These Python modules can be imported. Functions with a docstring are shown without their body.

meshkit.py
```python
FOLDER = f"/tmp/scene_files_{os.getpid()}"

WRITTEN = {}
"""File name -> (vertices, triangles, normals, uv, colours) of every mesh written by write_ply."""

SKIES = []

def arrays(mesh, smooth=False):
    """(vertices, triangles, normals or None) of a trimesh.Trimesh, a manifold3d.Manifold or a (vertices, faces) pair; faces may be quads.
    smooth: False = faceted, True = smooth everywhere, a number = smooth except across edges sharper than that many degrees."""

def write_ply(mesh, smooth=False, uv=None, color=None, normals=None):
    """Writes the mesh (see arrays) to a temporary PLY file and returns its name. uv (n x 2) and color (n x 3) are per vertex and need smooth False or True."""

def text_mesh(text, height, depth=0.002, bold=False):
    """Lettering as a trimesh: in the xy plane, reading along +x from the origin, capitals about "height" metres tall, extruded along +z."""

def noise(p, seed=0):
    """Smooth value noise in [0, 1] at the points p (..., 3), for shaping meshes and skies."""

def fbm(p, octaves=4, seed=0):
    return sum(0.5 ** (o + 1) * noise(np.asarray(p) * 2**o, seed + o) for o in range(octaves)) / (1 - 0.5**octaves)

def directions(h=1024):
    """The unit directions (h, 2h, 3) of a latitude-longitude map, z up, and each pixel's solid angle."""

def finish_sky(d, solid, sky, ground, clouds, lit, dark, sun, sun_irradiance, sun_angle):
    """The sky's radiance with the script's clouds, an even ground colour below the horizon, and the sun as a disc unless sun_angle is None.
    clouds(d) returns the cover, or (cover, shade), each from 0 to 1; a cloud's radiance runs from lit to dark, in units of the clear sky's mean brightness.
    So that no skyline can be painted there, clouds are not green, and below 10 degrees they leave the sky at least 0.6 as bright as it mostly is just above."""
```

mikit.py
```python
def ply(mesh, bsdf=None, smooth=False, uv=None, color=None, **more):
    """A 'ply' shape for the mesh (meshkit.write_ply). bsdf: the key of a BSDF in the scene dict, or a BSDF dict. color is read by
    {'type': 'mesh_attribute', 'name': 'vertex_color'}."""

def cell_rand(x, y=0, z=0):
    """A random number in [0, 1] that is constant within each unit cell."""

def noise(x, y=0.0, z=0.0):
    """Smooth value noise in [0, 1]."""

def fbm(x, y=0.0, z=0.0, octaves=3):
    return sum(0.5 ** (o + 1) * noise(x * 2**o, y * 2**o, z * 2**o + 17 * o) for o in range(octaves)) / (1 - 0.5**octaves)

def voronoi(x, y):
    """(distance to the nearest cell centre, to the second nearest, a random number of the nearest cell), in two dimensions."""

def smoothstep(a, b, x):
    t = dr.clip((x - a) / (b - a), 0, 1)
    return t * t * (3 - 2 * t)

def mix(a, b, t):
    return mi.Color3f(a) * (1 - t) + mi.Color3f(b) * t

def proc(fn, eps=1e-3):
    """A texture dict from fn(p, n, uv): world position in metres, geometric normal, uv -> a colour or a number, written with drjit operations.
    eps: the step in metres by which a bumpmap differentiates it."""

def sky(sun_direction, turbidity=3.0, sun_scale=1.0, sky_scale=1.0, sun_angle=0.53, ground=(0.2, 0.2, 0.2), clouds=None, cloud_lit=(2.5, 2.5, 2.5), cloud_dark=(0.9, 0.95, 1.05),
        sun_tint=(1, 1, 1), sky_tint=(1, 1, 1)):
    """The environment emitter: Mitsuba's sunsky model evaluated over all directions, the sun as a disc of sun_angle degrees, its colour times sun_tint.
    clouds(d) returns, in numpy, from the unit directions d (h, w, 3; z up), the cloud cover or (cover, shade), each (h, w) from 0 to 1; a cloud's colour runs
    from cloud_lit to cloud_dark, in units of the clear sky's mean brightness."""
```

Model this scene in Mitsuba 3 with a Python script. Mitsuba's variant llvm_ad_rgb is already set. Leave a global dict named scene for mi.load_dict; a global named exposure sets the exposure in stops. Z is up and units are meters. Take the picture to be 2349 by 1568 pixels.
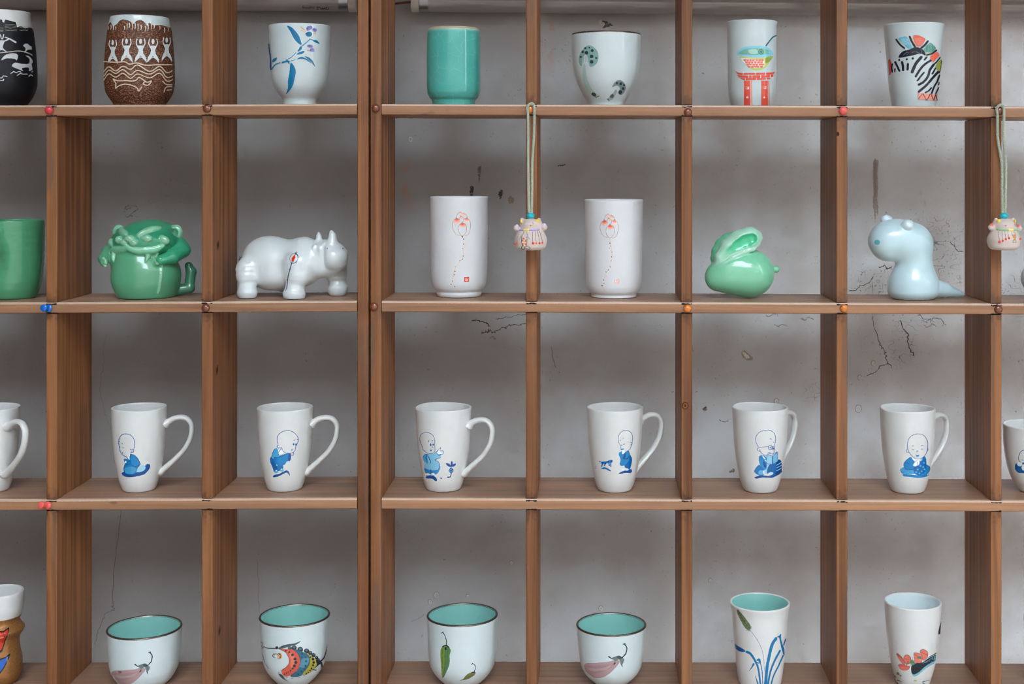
import math, random
import numpy as np
import drjit as dr
import mitsuba as mi
import shapely
from shapely.geometry import Polygon, LineString, Point, box as sbox
from shapely.ops import unary_union
import trimesh
from scipy.interpolate import PchipInterpolator
import mikit, meshkit
from mikit import noise, fbm, smoothstep

scene, labels = {}, {}
T = mi.ScalarTransform4f

# ------------------------------------------------------------------ camera, sky, exposure
PX = 0.00055                 # metres per photo pixel on the front plane of the shelves (y = 0)
CAM = 1.715                  # camera distance from that plane
UC, VC = 1354.0, 385.0       # photo pixel of the point straight ahead of the camera (shifted lens)
scene['camera'] = {'type': 'perspective', 'fov': math.degrees(2 * math.atan(2349 / 2 * PX / CAM)), 'fov_axis': 'x',
                   'principal_point_offset_x': -(UC - 1174.5) / 2349, 'principal_point_offset_y': (784 - VC) / 1568,
                   'near_clip': 0.05, 'far_clip': 200.0,
                   'to_world': T().look_at(origin=[0, -CAM, 0], target=[0, 0, 0], up=[0, 0, 1])}
# even overcast: brightest overhead, a third of that at the horizon
scene['sky'] = mikit.sky((0.35, -0.55, 0.76), turbidity=4.0, sun_scale=0.0, ground=(0.2, 0.18, 0.16),
                         clouds=lambda d: (np.full(d.shape[:2], 0.97), 1 - np.clip(d[..., 2], 0, 1)), cloud_lit=(1.36, 1.56, 1.74), cloud_dark=(0.46, 0.52, 0.58))
exposure = 6.75

# ------------------------------------------------------------------ small helpers
def at(u, v, y):
    """World point that lies at photo pixel (u, v) at depth y."""
    k = PX * (CAM + y) / CAM
    return np.array([(u - UC) * k, y, (VC - v) * k])

def lin(c):
    c = np.asarray(c, float) / 255.0
    return np.where(c <= 0.04045, c / 12.92, ((c + 0.055) / 1.055) ** 2.4)

used = {}
def key_for(name, parent=None):
    full = (parent + '__' if parent else '') + name
    n = used.get(full, 0)
    used[full] = n + 1
    return full if n == 0 else '%s_%03d' % (full, n)

def tag(key, label, category=None, group=None, kind=None):
    labels[key] = {'label': label}
    if category: labels[key]['category'] = category
    if group: labels[key]['group'] = group
    if kind: labels[key]['kind'] = kind
    return key

def thing(name, label, category, group=None):
    """The key of a thing; its parts follow as key__part."""
    return tag(key_for(name), label, category, group)

def obj(name, mesh, bsdf, parent=None, smooth=35, color=None, label=None, kind=None):
    key = key_for(name, parent)
    scene[key] = mikit.ply(mesh, bsdf, smooth=(True if color is not None else smooth), color=color)
    if label or kind:
        labels[key] = {k: v for k, v in (('label', label), ('kind', kind)) if v}
    return key

def rgb(c): return {'type': 'rgb', 'value': [float(x) for x in c]}

def material(key, **kw):
    scene[key] = {'type': 'twosided', 'bsdf': {'type': 'principled', **kw}}
    return key

def glaze(key, srgb, rough=0.09, spec=0.5, **kw):
    return material(key, base_color=rgb(lin(srgb)), roughness=rough, specular=spec, **kw)

def mix(a, b, t):
    a, b = (mi.Color3f(*[float(c) for c in q]) if isinstance(q, np.ndarray) else q for q in (a, b))
    return a * (1 - t) + b * t

# ------------------------------------------------------------------ mesh builders
def prism_x(profile, x0, x1, tilt=0.0):
    """Closed (y, z) profile swept from x0 to x1; z rises by tilt per metre of x (measured from x = 0)."""
    p = np.asarray(profile, float)
    n = len(p)
    v = np.vstack([np.c_[np.full(n, x), p[:, 0], p[:, 1] + tilt * x] for x in (x0, x1)])
    f = []
    for i in range(n):
        j = (i + 1) % n
        f += [[i, j, n + j], [i, n + j, n + i]]
    for i in range(1, n - 1):
        f += [[0, i + 1, i], [n, n + i, n + i + 1]]
    m = trimesh.Trimesh(v, f, process=False)
    if m.volume < 0: m.invert()
    return m

def prism_z(profile, z0, z1):
    p = np.asarray(profile, float)
    n = len(p)
    v = np.vstack([np.c_[p, np.full(n, z)] for z in (z0, z1)])
    f = []
    for i in range(n):
        j = (i + 1) % n
        f += [[i, j, n + j], [i, n + j, n + i]]
    for i in range(1, n - 1):
        f += [[0, i + 1, i], [n, n + i, n + i + 1]]
    m = trimesh.Trimesh(v, f, process=False)
    if m.volume < 0: m.invert()
    return m

def bevel_rect(a0, a1, b0, b1, rf, rb=0.0008, seg=2):
    """Rectangle (a, b); corners at a = a0 are rounded by rf, those at a1 by rb."""
    out = []
    for (ca, cb, r, ph) in ((a0, b0, rf, 180), (a1, b0, rb, 270), (a1, b1, rb, 0), (a0, b1, rf, 90)):
        oa = ca + (r if ca == a0 else -r)
        ob = cb + (r if cb == b0 else -r)
        for k in range(seg + 1):
            t = math.radians(ph + 90 * k / seg)
            out.append((oa + r * math.cos(t), ob + r * math.sin(t)))
    return out

def solid_box(x0, x1, y0, y1, z0, z1):
    m = trimesh.creation.box((x1 - x0, y1 - y0, z1 - z0))
    m.apply_translation(((x0 + x1) / 2, (y0 + y1) / 2, (z0 + z1) / 2))
    return m

def revolve(profile, n=144, ripple=None):
    """(r, z) profile from the bottom axis to the top axis, turned about z; pole points have r = 0."""
    p = np.asarray(profile, float)
    th = np.linspace(0, 2 * np.pi, n, endpoint=False)
    v, rows = [], []
    for r, z in p:
        if r < 1e-7:
            rows.append([len(v)]); v.append((0, 0, z))
        else:
            rows.append(list(range(len(v), len(v) + n)))
            v += [(r * math.cos(t), r * math.sin(t), z) for t in th]
    f = []
    for a, b in zip(rows[:-1], rows[1:]):
        for i in range(n):
            j = (i + 1) % n
            if len(a) == 1 and len(b) == 1: continue
            if len(a) == 1: f.append((a[0], b[j], b[i]))
            elif len(b) == 1: f.append((a[i], a[j], b[0]))
            else: f += [(a[i], a[j], b[j]), (a[i], b[j], b[i])]
    v = np.array(v)
    if ripple is not None: v = ripple(v)
    return trimesh.Trimesh(v, np.array(f), process=False)

def spline(pts, per=8, closed=False):
    """Catmull-Rom through 2-D or 3-D points."""
    p = np.asarray(pts, float)
    if len(p) < 3: return p
    if closed: q = np.vstack([p[-1], p, p[0], p[1]])
    else: q = np.vstack([2 * p[0] - p[1], p, 2 * p[-1] - p[-2]])
    out = []
    t = np.linspace(0, 1, per, endpoint=False)[:, None]
    for i in range(1, len(q) - 2):
        a, b, c, d = q[i - 1], q[i], q[i + 1], q[i + 2]
        out.append(0.5 * (2 * b + (c - a) * t + (2 * a - 5 * b + 4 * c - d) * t**2 + (3 * b - a - 3 * c + d) * t**3))
    out = np.vstack(out)
    return out if closed else np.vstack([out, p[-1]])

def tube(path, radius, n=10, flat=1.0, up=(0, 1, 0)):
    """Round (or flattened) tube along a 3-D path with rounded-off ends; flat scales the radius along `up`."""
    p = np.asarray(path, float)
    r = np.broadcast_to(np.asarray(radius, float), len(p))
    t = np.gradient(p, axis=0)
    t /= np.linalg.norm(t, axis=1, keepdims=True) + 1e-12
    b = np.asarray(up, float) - t * (t @ np.asarray(up, float))[:, None]
    b /= np.linalg.norm(b, axis=1, keepdims=True) + 1e-12
    s = np.cross(b, t)
    a = np.linspace(0, 2 * np.pi, n, endpoint=False)
    ring = lambda i, k=1.0, off=0.0: p[i] + t[i] * off + k * r[i] * (np.cos(a)[:, None] * s[i] + flat * np.sin(a)[:, None] * b[i])
    rows = [ring(0, 0.6, -0.5 * r[0])] + [ring(i) for i in range(len(p))] + [ring(len(p) - 1, 0.6, 0.5 * r[-1])]
    v = np.vstack(rows + [p[:1] - t[:1] * r[0] * 0.65, p[-1:] + t[-1:] * r[-1] * 0.65])
    f, m = [], len(rows)
    for i in range(m - 1):
        for j in range(n):
            k = (j + 1) % n
            f += [(i * n + j, i * n + k, (i + 1) * n + k), (i * n + j, (i + 1) * n + k, (i + 1) * n + j)]
    for j in range(n):
        k = (j + 1) % n
        f += [(m * n, k, j), (m * n + 1, (m - 1) * n + j, (m - 1) * n + k)]
    mesh = trimesh.Trimesh(v, f, process=False)
    if mesh.volume < 0: mesh.invert()
    return mesh

# ------------------------------------------------------------------ brushwork: flat shapes laid on a real surface
class Brush:
    """Collects painted shapes in the coordinates of one measured front view (origin ox, oy; s units per photo pixel)."""
    def __init__(self, ox, oy, s, dx=0.0, dy=0.0, k=1.0):
        self.o, self.s, self.layers, self.d, self.k = (ox, oy), s, [], (dx, dy), k
    def pt(self, p):
        p = np.asarray(p, float) * self.k + self.d
        return p / self.s + self.o
    def add(self, shape, color):
        if not shape.is_valid: shape = shape.buffer(0)
        if not shape.is_empty: self.layers.append((shape, lin(color)))
        return self
    def fill(self, color, pts, smooth=True):
        p = self.pt(pts)
        return self.add(Polygon(spline(p, 6, True) if smooth else p).buffer(0), color)
    def line(self, color, w, pts, w2=None, smooth=True):
        p = self.pt(pts)
        q = spline(p, 6) if smooth else p
        w = w * self.k
        if w2 is None: return self.add(LineString(q).buffer(w / self.s / 2, quad_segs=3), color)
        r = np.linspace(w, w2 * self.k, len(q)) / self.s / 2
        parts = [unary_union([Point(q[i]).buffer(r[i], 3), Point(q[i + 1]).buffer(r[i + 1], 3)]).convex_hull for i in range(len(q) - 1)]
        return self.add(unary_union(parts), color)
    def lines(self, color, w, many, smooth=True):
        return self.add(unary_union([LineString(spline(self.pt(p), 6) if smooth else self.pt(p)).buffer(w * self.k / self.s / 2, quad_segs=3) for p in many]), color)
    def dots(self, color, many):
        return self.add(unary_union([Point(self.pt((x, y))).buffer(r * self.k / self.s, 4) for x, y, r in many]), color)
    def oval(self, color, x, y, rx, ry, rot=0.0):
        a = np.linspace(0, 2 * np.pi, 25)[:-1]
        c, s = math.cos(math.radians(rot)), math.sin(math.radians(rot))
        e = np.c_[x + rx * np.cos(a) * c - ry * np.sin(a) * s, y + rx * np.cos(a) * s + ry * np.sin(a) * c]
        return self.fill(color, e, False)
    def ring(self, color, w, x, y, rx, ry=None, a0=0, a1=360):
        a = np.radians(np.linspace(a0, a1, 25))
        return self.line(color, w, np.c_[x + rx * np.cos(a), y + (ry or rx) * np.sin(a)], smooth=False)
    def mesh(self, surface, edge=5.0, lift=0.00012, step=0.00003):
        """surface(uv) -> points and outward normals; returns (mesh, colours)."""
        V, F, C, base = [], [], [], 0
        for i, (shape, color) in enumerate(self.layers):
            for g in getattr(shape, 'geoms', [shape]):
                if g.geom_type != 'Polygon' or g.area < 0.05: continue
                g = g.simplify(0.06)
                if g.is_empty or g.geom_type != 'Polygon': continue
                v, f = trimesh.creation.triangulate_polygon(g, engine='earcut')
                if len(f) == 0: continue
                v, f = trimesh.remesh.subdivide_to_size(v if v.shape[1] == 3 else np.c_[v, np.zeros(len(v))], f, edge, max_iter=12)
                p, n = surface(v[:, :2])
                p = p + n * (lift + step * min(i, 24))
                a, b, c = p[f[:, 0]], p[f[:, 1]], p[f[:, 2]]
                flip = (np.cross(b - a, c - a) * n[f[:, 0]]).sum(1) < 0
                f[flip] = f[flip][:, ::-1]
                V.append(p); F.append(f + base); C.append(np.tile(color, (len(p), 1)))
                base += len(p)
        return trimesh.Trimesh(np.vstack(V), np.vstack(F), process=False), np.vstack(C)

def on_plane(y):
    def surface(uv):
        k = PX * (CAM + y) / CAM
        p = np.c_[(uv[:, 0] - UC) * k, np.full(len(uv), y), (VC - uv[:, 1]) * k]
        return p, np.tile([0, -1.0, 0], (len(p), 1))
    return surface

def paint(name, brush, surface, parent, bsdf='mat_paint', label=None, **kw):
    m, c = brush.mesh(surface, **kw)
    return obj(name, m, bsdf, parent, color=c, label=label)

# ------------------------------------------------------------------ modelling clay: smooth unions of rounded solids, meshed by surface nets
class Clay:
    def __init__(self): self.ops = []
    def ball(self, c, r, k=6, col=None, rot=None, cut=False):
        r = np.broadcast_to(np.asarray(r, float), 3)
        R = np.eye(3) if rot is None else trimesh.transformations.euler_matrix(*np.radians(rot))[:3, :3]
        self.ops.append(('ball', np.asarray(c, float), r, R, k, col, cut)); return self
    def bone(self, a, b, ra, rb, k=6, col=None, cut=False):
        self.ops.append(('bone', np.asarray(a, float), np.asarray(b, float), (ra, rb), k, col, cut)); return self
    def chain(self, pts, radii, k=6, col=None, cut=False):
        for i in range(len(pts) - 1): self.bone(pts[i], pts[i + 1], radii[i], radii[i + 1], k if i == 0 else min(k, 3), col, cut)
        return self
    def prim(self, o, p):
        if o[0] == 'ball':
            q = (p - o[1]) @ o[3]
            k0 = np.linalg.norm(q / o[2], axis=-1)
            k1 = np.linalg.norm(q / o[2]**2, axis=-1)
            return k0 * (k0 - 1) / np.maximum(k1, 1e-9)
        a, b, (ra, rb) = o[1], o[2], o[3]
        ab = b - a
        t = np.clip(((p - a) @ ab) / (ab @ ab), 0, 1)
        return np.linalg.norm(p - a - t[..., None] * ab, axis=-1) - (ra + (rb - ra) * t)
    def field(self, p, color=False):
        d, c = None, None
        for o in self.ops:
            k, col, cut = o[-3], o[-2], o[-1]
            e = self.prim(o, p)
            ci = None if not color else (np.asarray(col, float) if col is not None else None)
            if d is None:
                d = e
                if color: c = np.tile(ci, (len(p), 1))
                continue
            if cut:
                h = np.clip(0.5 - 0.5 * (d + e) / k, 0, 1)
                d = d * (1 - h) - e * h + k * h * (1 - h)
            else:
                h = np.clip(0.5 + 0.5 * (d - e) / k, 0, 1)
                d = d * (1 - h) + e * h - k * h * (1 - h)
            if color and ci is not None:
                c = c * (1 - h[:, None]) + ci * h[:, None]
        d = np.maximum(d, -p[..., 2]) if getattr(self, 'floor', True) else d
        return (d, c) if color else d
    def grad(self, p, e=0.4):
        g = np.stack([self.field(p + e * ax) - self.field(p - e * ax) for ax in np.eye(3)], -1)
        return g / np.maximum(np.linalg.norm(g, axis=1, keepdims=True), 1e-9)
    def nets(self, lo, hi, h, color=False):
        ax = [np.arange(a, b + h, h) for a, b in zip(lo, hi)]
        # sample coarsely, then finely only near the surface
        m = 4
        cx = [a[::m] if len(a[::m]) * m >= len(a) + m - 1 else np.r_[a[::m], a[-1]] for a in ax]
        G = np.stack(np.meshgrid(*cx, indexing='ij'), -1)
        C = self.field(G.reshape(-1, 3)).reshape(G.shape[:3])
        ii = [np.minimum((np.arange(len(a)) + m // 2) // m, len(c) - 1) for a, c in zip(ax, cx)]
        F = C[np.ix_(*ii)].copy()
        near = np.argwhere(np.abs(F) < h * m * 2.2)
        P = np.stack([ax[i][near[:, i]] for i in range(3)], 1)
        F[tuple(near.T)] = self.field(P)
        S = F < 0
        n = np.array(F.shape) - 1
        corner = [(a, b, c) for a in (0, 1) for b in (0, 1) for c in (0, 1)]
        cnt = sum(S[a:a + n[0], b:b + n[1], c:c + n[2]].astype(int) for a, b, c in corner)
        I = np.argwhere((cnt > 0) & (cnt < 8))
        acc, w = np.zeros((len(I), 3)), np.zeros(len(I))
        for i, c0 in enumerate(corner):
            for c1 in corner[i + 1:]:
                if sum(abs(x - y) for x, y in zip(c0, c1)) != 1: continue
                f0, f1 = F[tuple((I + c0).T)], F[tuple((I + c1).T)]
                on = (f0 < 0) != (f1 < 0)
                t = np.where(on, f0 / np.where(on, f0 - f1, 1), 0)
                acc[on] += (np.array(c0) + t[:, None] * (np.array(c1) - np.array(c0)))[on]
                w += on
        V = np.array(lo) + h * (I + acc / w[:, None])
        idx = -np.ones(n, int)
        idx[tuple(I.T)] = np.arange(len(I))
        faces = []
        for a in range(3):
            b, c = (a + 1) % 3, (a + 2) % 3
            s0 = [slice(None)] * 3; s1 = [slice(None)] * 3
            s0[a] = slice(0, -1); s1[a] = slice(1, None)
            E = np.argwhere(S[tuple(s0)] != S[tuple(s1)])
            ok = (E[:, b] > 0) & (E[:, c] > 0) & (E[:, b] < n[b]) & (E[:, c] < n[c])
            E = E[ok]
            q = []
            for db, dc in ((-1, -1), (0, -1), (0, 0), (-1, 0)):
                J = E.copy(); J[:, b] += db; J[:, c] += dc
                q.append(idx[tuple(J.T)])
            q = np.stack(q, 1)
            flip = ~S[tuple(E.T)]
            q[flip] = q[flip][:, ::-1]
            faces.append(q)
        q = np.vstack(faces)
        q = q[(q >= 0).all(1)]
        for _ in range(2):
            d = self.field(V)
            V = V - 0.8 * d[:, None] * self.grad(V)
        f = np.vstack([q[:, [0, 1, 2]], q[:, [0, 2, 3]]])
        m = trimesh.Trimesh(V, f, process=False)
        if m.volume < 0: m.invert()
        if color: return m, self.field(V, True)[1]
        return m
    def skin(self, x, z, y0=-110.0):
        """Depth of the front surface at (x, z)."""
        q = np.array([[x, y0, z]], float)
        for _ in range(24): q[:, 1] += 0.9 * np.clip(self.field(q), -8, 8)
        return float(q[0, 1])
    def front(self, u0, v0, y0=-110.0, lift=True):
        """Surface as seen from the front: photo pixels -> clay points, marching along +y."""
        def surface(uv):
            p = np.c_[uv[:, 0] - u0, np.full(len(uv), y0), v0 - uv[:, 1]]
            for _ in range(36):
                p[:, 1] += 0.9 * np.clip(self.field(p), -8, 8)
            return p, self.grad(p)
        return surface

# ------------------------------------------------------------------ materials
def wood(a, b, c, light, dark, seed):
    """Pine: a runs along the grain, b and c across it."""
    warp = noise(a * 5.0, b * 28.0, c * 28.0 + seed) * 0.9 + noise(a * 1.7 + 9, b * 9.0, c * 9.0 + seed) * 1.6
    rings = noise(b * 210.0 + warp * 2.2, c * 190.0 + warp * 2.0, a * 2.2 + seed)
    fine = noise(b * 1150.0, c * 1150.0, a * 14.0)
    wide = fbm(a * 3.0, b * 22.0 + seed, c * 22.0)
    t = dr.clip(0.05 + 0.62 * rings + 0.34 * (fine - 0.5) + 0.75 * (wide - 0.42), 0, 1)
    col = mix(dark, light, t)
    lines = smoothstep(0.72, 0.86, noise(b * 420.0 + warp * 3, c * 380.0 + warp * 3, a * 3.0 + 5))
    return col * (1 - 0.20 * lines)

LIGHT, DARK = lin((160, 108, 68)), lin((94, 54, 28))
UPX = [(-252, 105, 'L'), (118, 0, 'L'), (475, 0, 'L'), (832.5, 0, 'L'), (862, 0, 'R'), (1219, 0, 'R'), (1575.5, 0, 'R'), (1931.5, 0, 'R'), (2285.5, 0, 'R'), (2642, 0, 'R')]
SHELF_V = {k: 1144.1 + 452.1 * (k - 3) for k in range(-1, 9)}      # photo row of the top of each shelf, mid-length
def ztop(k, x):
    """Height of shelf k at x; both units sag a little towards their outer ends."""
    u = x / PX + UC
    dv = 1.5 - 4.0 * u / 820 if u < 847 else -2 + 6.0 * (u - 875) / 1475
    return (VC - SHELF_V[k] - dv) * PX
THICK, DEPTH, FLOOR, WALL = 25.5 * PX, 0.12, -1.50, 0.205

def upright_color(p, n, uv):
    col = wood(p.z, p.x, p.y, LIGHT, DARK, 3.0)
    # soot-dark stain worked into the front edge around the halved joints
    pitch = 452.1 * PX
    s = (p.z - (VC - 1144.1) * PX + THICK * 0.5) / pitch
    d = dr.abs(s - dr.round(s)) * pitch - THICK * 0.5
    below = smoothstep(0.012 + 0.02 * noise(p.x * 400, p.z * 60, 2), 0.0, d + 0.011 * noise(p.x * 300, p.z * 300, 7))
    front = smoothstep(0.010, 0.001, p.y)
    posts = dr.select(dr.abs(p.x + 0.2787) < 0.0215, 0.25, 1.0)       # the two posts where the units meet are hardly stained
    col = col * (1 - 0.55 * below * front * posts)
    grey = smoothstep(0.60, 0.75, fbm(p.x * 130, p.z * 9, 3)) * smoothstep(0.004, 0.001, p.y)
    return mix(col, lin((86, 74, 66)), 0.45 * grey)

def shelf_color(p, n, uv):
    col = wood(p.x, p.z, p.y, LIGHT, DARK, 11.0)
    pale_front = smoothstep(0.012, 0.001, p.y) * (0.55 + 0.45 * fbm(p.x * 14, p.y * 160, p.z * 160))  # unevenly paler towards the front edge
    col = mix(col, lin((186, 146, 116)), 0.45 * pale_front)
    col = mix(col, lin((164, 146, 132)), 0.30 * smoothstep(0.8, 0.95, n.z))          # grazing sheen of the flat tops, put into the colour
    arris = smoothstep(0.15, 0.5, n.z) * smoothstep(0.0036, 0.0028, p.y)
    col = mix(col, lin((214, 190, 170)), 0.7 * arris)          # wear on the top edge, with its bright highlight painted in
    ink = smoothstep(0.80, 0.86, fbm(p.x * 20, p.z * 45, 4)) * smoothstep(0.006, 0.001, p.y)
    return mix(col, lin((70, 62, 62)), 0.6 * ink)

material('mat_upright', base_color=mikit.proc(upright_color), roughness=0.48, specular=0.4)
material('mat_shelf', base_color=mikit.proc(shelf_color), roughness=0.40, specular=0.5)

def wall_px(p):
    k = PX * (CAM + WALL) / CAM
    return p.x / k + UC, VC - p.z / k

def blob(u, v, cu, cv, ru, rv):
    return dr.exp(-(dr.square((u - cu) / ru) + dr.square((v - cv) / rv)))

def wall_color(p, n, uv):
    u, v = wall_px(p)
    big = fbm(p.x * 5.0, p.z * 5.0, 1.0)
    mid = fbm(p.x * 38.0, p.z * 38.0, 4.0)
    col = mix(lin((216, 215, 213)), lin((230, 234, 236)), smoothstep(0.3, 0.7, 0.6 * big + 0.4 * mid))
    # left bays painted greyer to stand in for the weaker light there
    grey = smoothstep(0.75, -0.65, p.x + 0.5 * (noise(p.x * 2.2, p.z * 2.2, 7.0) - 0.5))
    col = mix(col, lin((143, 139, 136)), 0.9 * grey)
    # damp, flaking patches towards the right end
    damp = dr.minimum(blob(u, v, 2150, 590, 75, 110) + blob(u, v, 2010, 650, 75, 45) + blob(u, v, 2330, 680, 45, 70) + 0.8 * blob(u, v, 2070, 800, 60, 90) + 0.7 * blob(u, v, 1860, 900, 45, 60)
                      + 0.5 * blob(u, v, 1975, 780, 30, 60), 1.0)
    crackle = noise(p.x * 150 + 2 * noise(p.x * 60, p.z * 60, 3), p.z * 150, 6.0)
    hair = smoothstep(0.035, 0.0, dr.abs(crackle - 0.5)) * smoothstep(0.35, 0.8, damp * (0.5 + fbm(p.x * 55, p.z * 55, 2)))
    col = mix(col, lin((156, 149, 141)), 0.34 * smoothstep(0.4, 0.9, damp * (0.6 + 0.8 * mid)))
    col = mix(col, lin((96, 88, 82)), 0.75 * hair)
    # fine pits everywhere, denser in the damp patches
    pit = noise(p.x * 430.0 + p.z * 300.0, p.z * 430.0 - p.x * 300.0, 8.0) * (0.86 + 0.14 * noise(p.x * 30, p.z * 30, 2.5))
    col = mix(col, lin((108, 100, 94)), 0.7 * smoothstep(0.875 - 0.10 * damp, 0.93 - 0.06 * damp, pit))
    # rust-brown splashes
    rust = (blob(u, v, 1262, 95, 16, 50) + blob(u, v, 935, 420, 22, 60) + blob(u, v, 2118, 455, 14, 14)) * smoothstep(0.52, 0.68, fbm(p.x * 110, p.z * 60, 9))
    col = mix(col, lin((196, 146, 118)), 0.65 * dr.minimum(rust, 1.0))
    return col

def wall_relief(p, n, uv):
    return fbm(p.x * 260.0, p.z * 260.0, 2.0) * 0.6 + fbm(p.x * 40.0, p.z * 40.0, 5.0)

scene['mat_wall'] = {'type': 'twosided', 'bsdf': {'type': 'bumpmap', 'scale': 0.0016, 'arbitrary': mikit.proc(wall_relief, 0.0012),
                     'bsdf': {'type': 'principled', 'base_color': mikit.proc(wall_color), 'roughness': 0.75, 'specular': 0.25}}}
scene['mat_paint'] = {'type': 'twosided', 'bsdf': {'type': 'principled', 'base_color': {'type': 'mesh_attribute', 'name': 'vertex_color'}, 'roughness': 0.12, 'specular': 0.5}}
scene['mat_matt_paint'] = {'type': 'twosided', 'bsdf': {'type': 'principled', 'base_color': {'type': 'mesh_attribute', 'name': 'vertex_color'}, 'roughness': 0.75, 'specular': 0.2}}
scene['mat_glazed_clay'] = {'type': 'twosided', 'bsdf': {'type': 'principled', 'base_color': {'type': 'mesh_attribute', 'name': 'vertex_color'}, 'roughness': 0.10, 'specular': 0.55, 'clearcoat': 0.4, 'clearcoat_gloss': 0.95}}
material('mat_floor', base_color=mikit.proc(lambda p, n, uv: mix(lin((138, 126, 116)), lin((158, 146, 136)), fbm(p.x * 3, p.y * 3, 2))), roughness=0.7)
material('mat_render', base_color=rgb(lin((172, 163, 156))), roughness=0.8)
material('mat_roof', base_color=rgb(lin((84, 72, 62))), roughness=0.8)

# ------------------------------------------------------------------ the place: plastered wall, porch roof, paved floor, unseen walls added to shape the light
def struct(name, mesh, m, label):
    k = obj(name, mesh, m)
    return tag(k, label, kind='structure')

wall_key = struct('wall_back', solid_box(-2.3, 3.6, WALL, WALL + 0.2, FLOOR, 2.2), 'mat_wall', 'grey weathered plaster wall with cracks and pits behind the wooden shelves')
struct('floor', solid_box(-9, 9, -9, WALL, FLOOR - 0.1, FLOOR), 'mat_floor', 'paved floor in front of the shelves')
struct('ceiling', solid_box(-1.9, 3.0, -2.1, WALL, 2.1, 2.2), 'mat_roof', 'porch roof over the shelves')
struct('wall_left', trimesh.util.concatenate([solid_box(-1.9, -1.28, -1.5, WALL, FLOOR, 2.1), solid_box(-1.9, -1.28, -3.0, -1.95, FLOOR, 2.1)]), 'mat_roof', 'added dark wall left of the porch, with a slit for streaks of light')  # unseen wall added to dim the left cells; its gap streaks the glazes
struct('wall_west', solid_box(-1.9, -1.3, -8.0, -3.0, FLOOR, 6.5), 'mat_render', 'unseen wall added at the left to narrow the sky light')  # unseen, added to narrow the strip of sky from the left
struct('wall_east', trimesh.util.concatenate([solid_box(3.0, 3.6, -8.0, -2.4, FLOOR, 6.5), solid_box(3.0, 3.6, -1.75, WALL, FLOOR, 6.5)]), 'mat_render', 'unseen wall added at the right to narrow the sky light, with a slit')  # unseen, added to narrow the sky; the gap gives highlights on the cups
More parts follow.
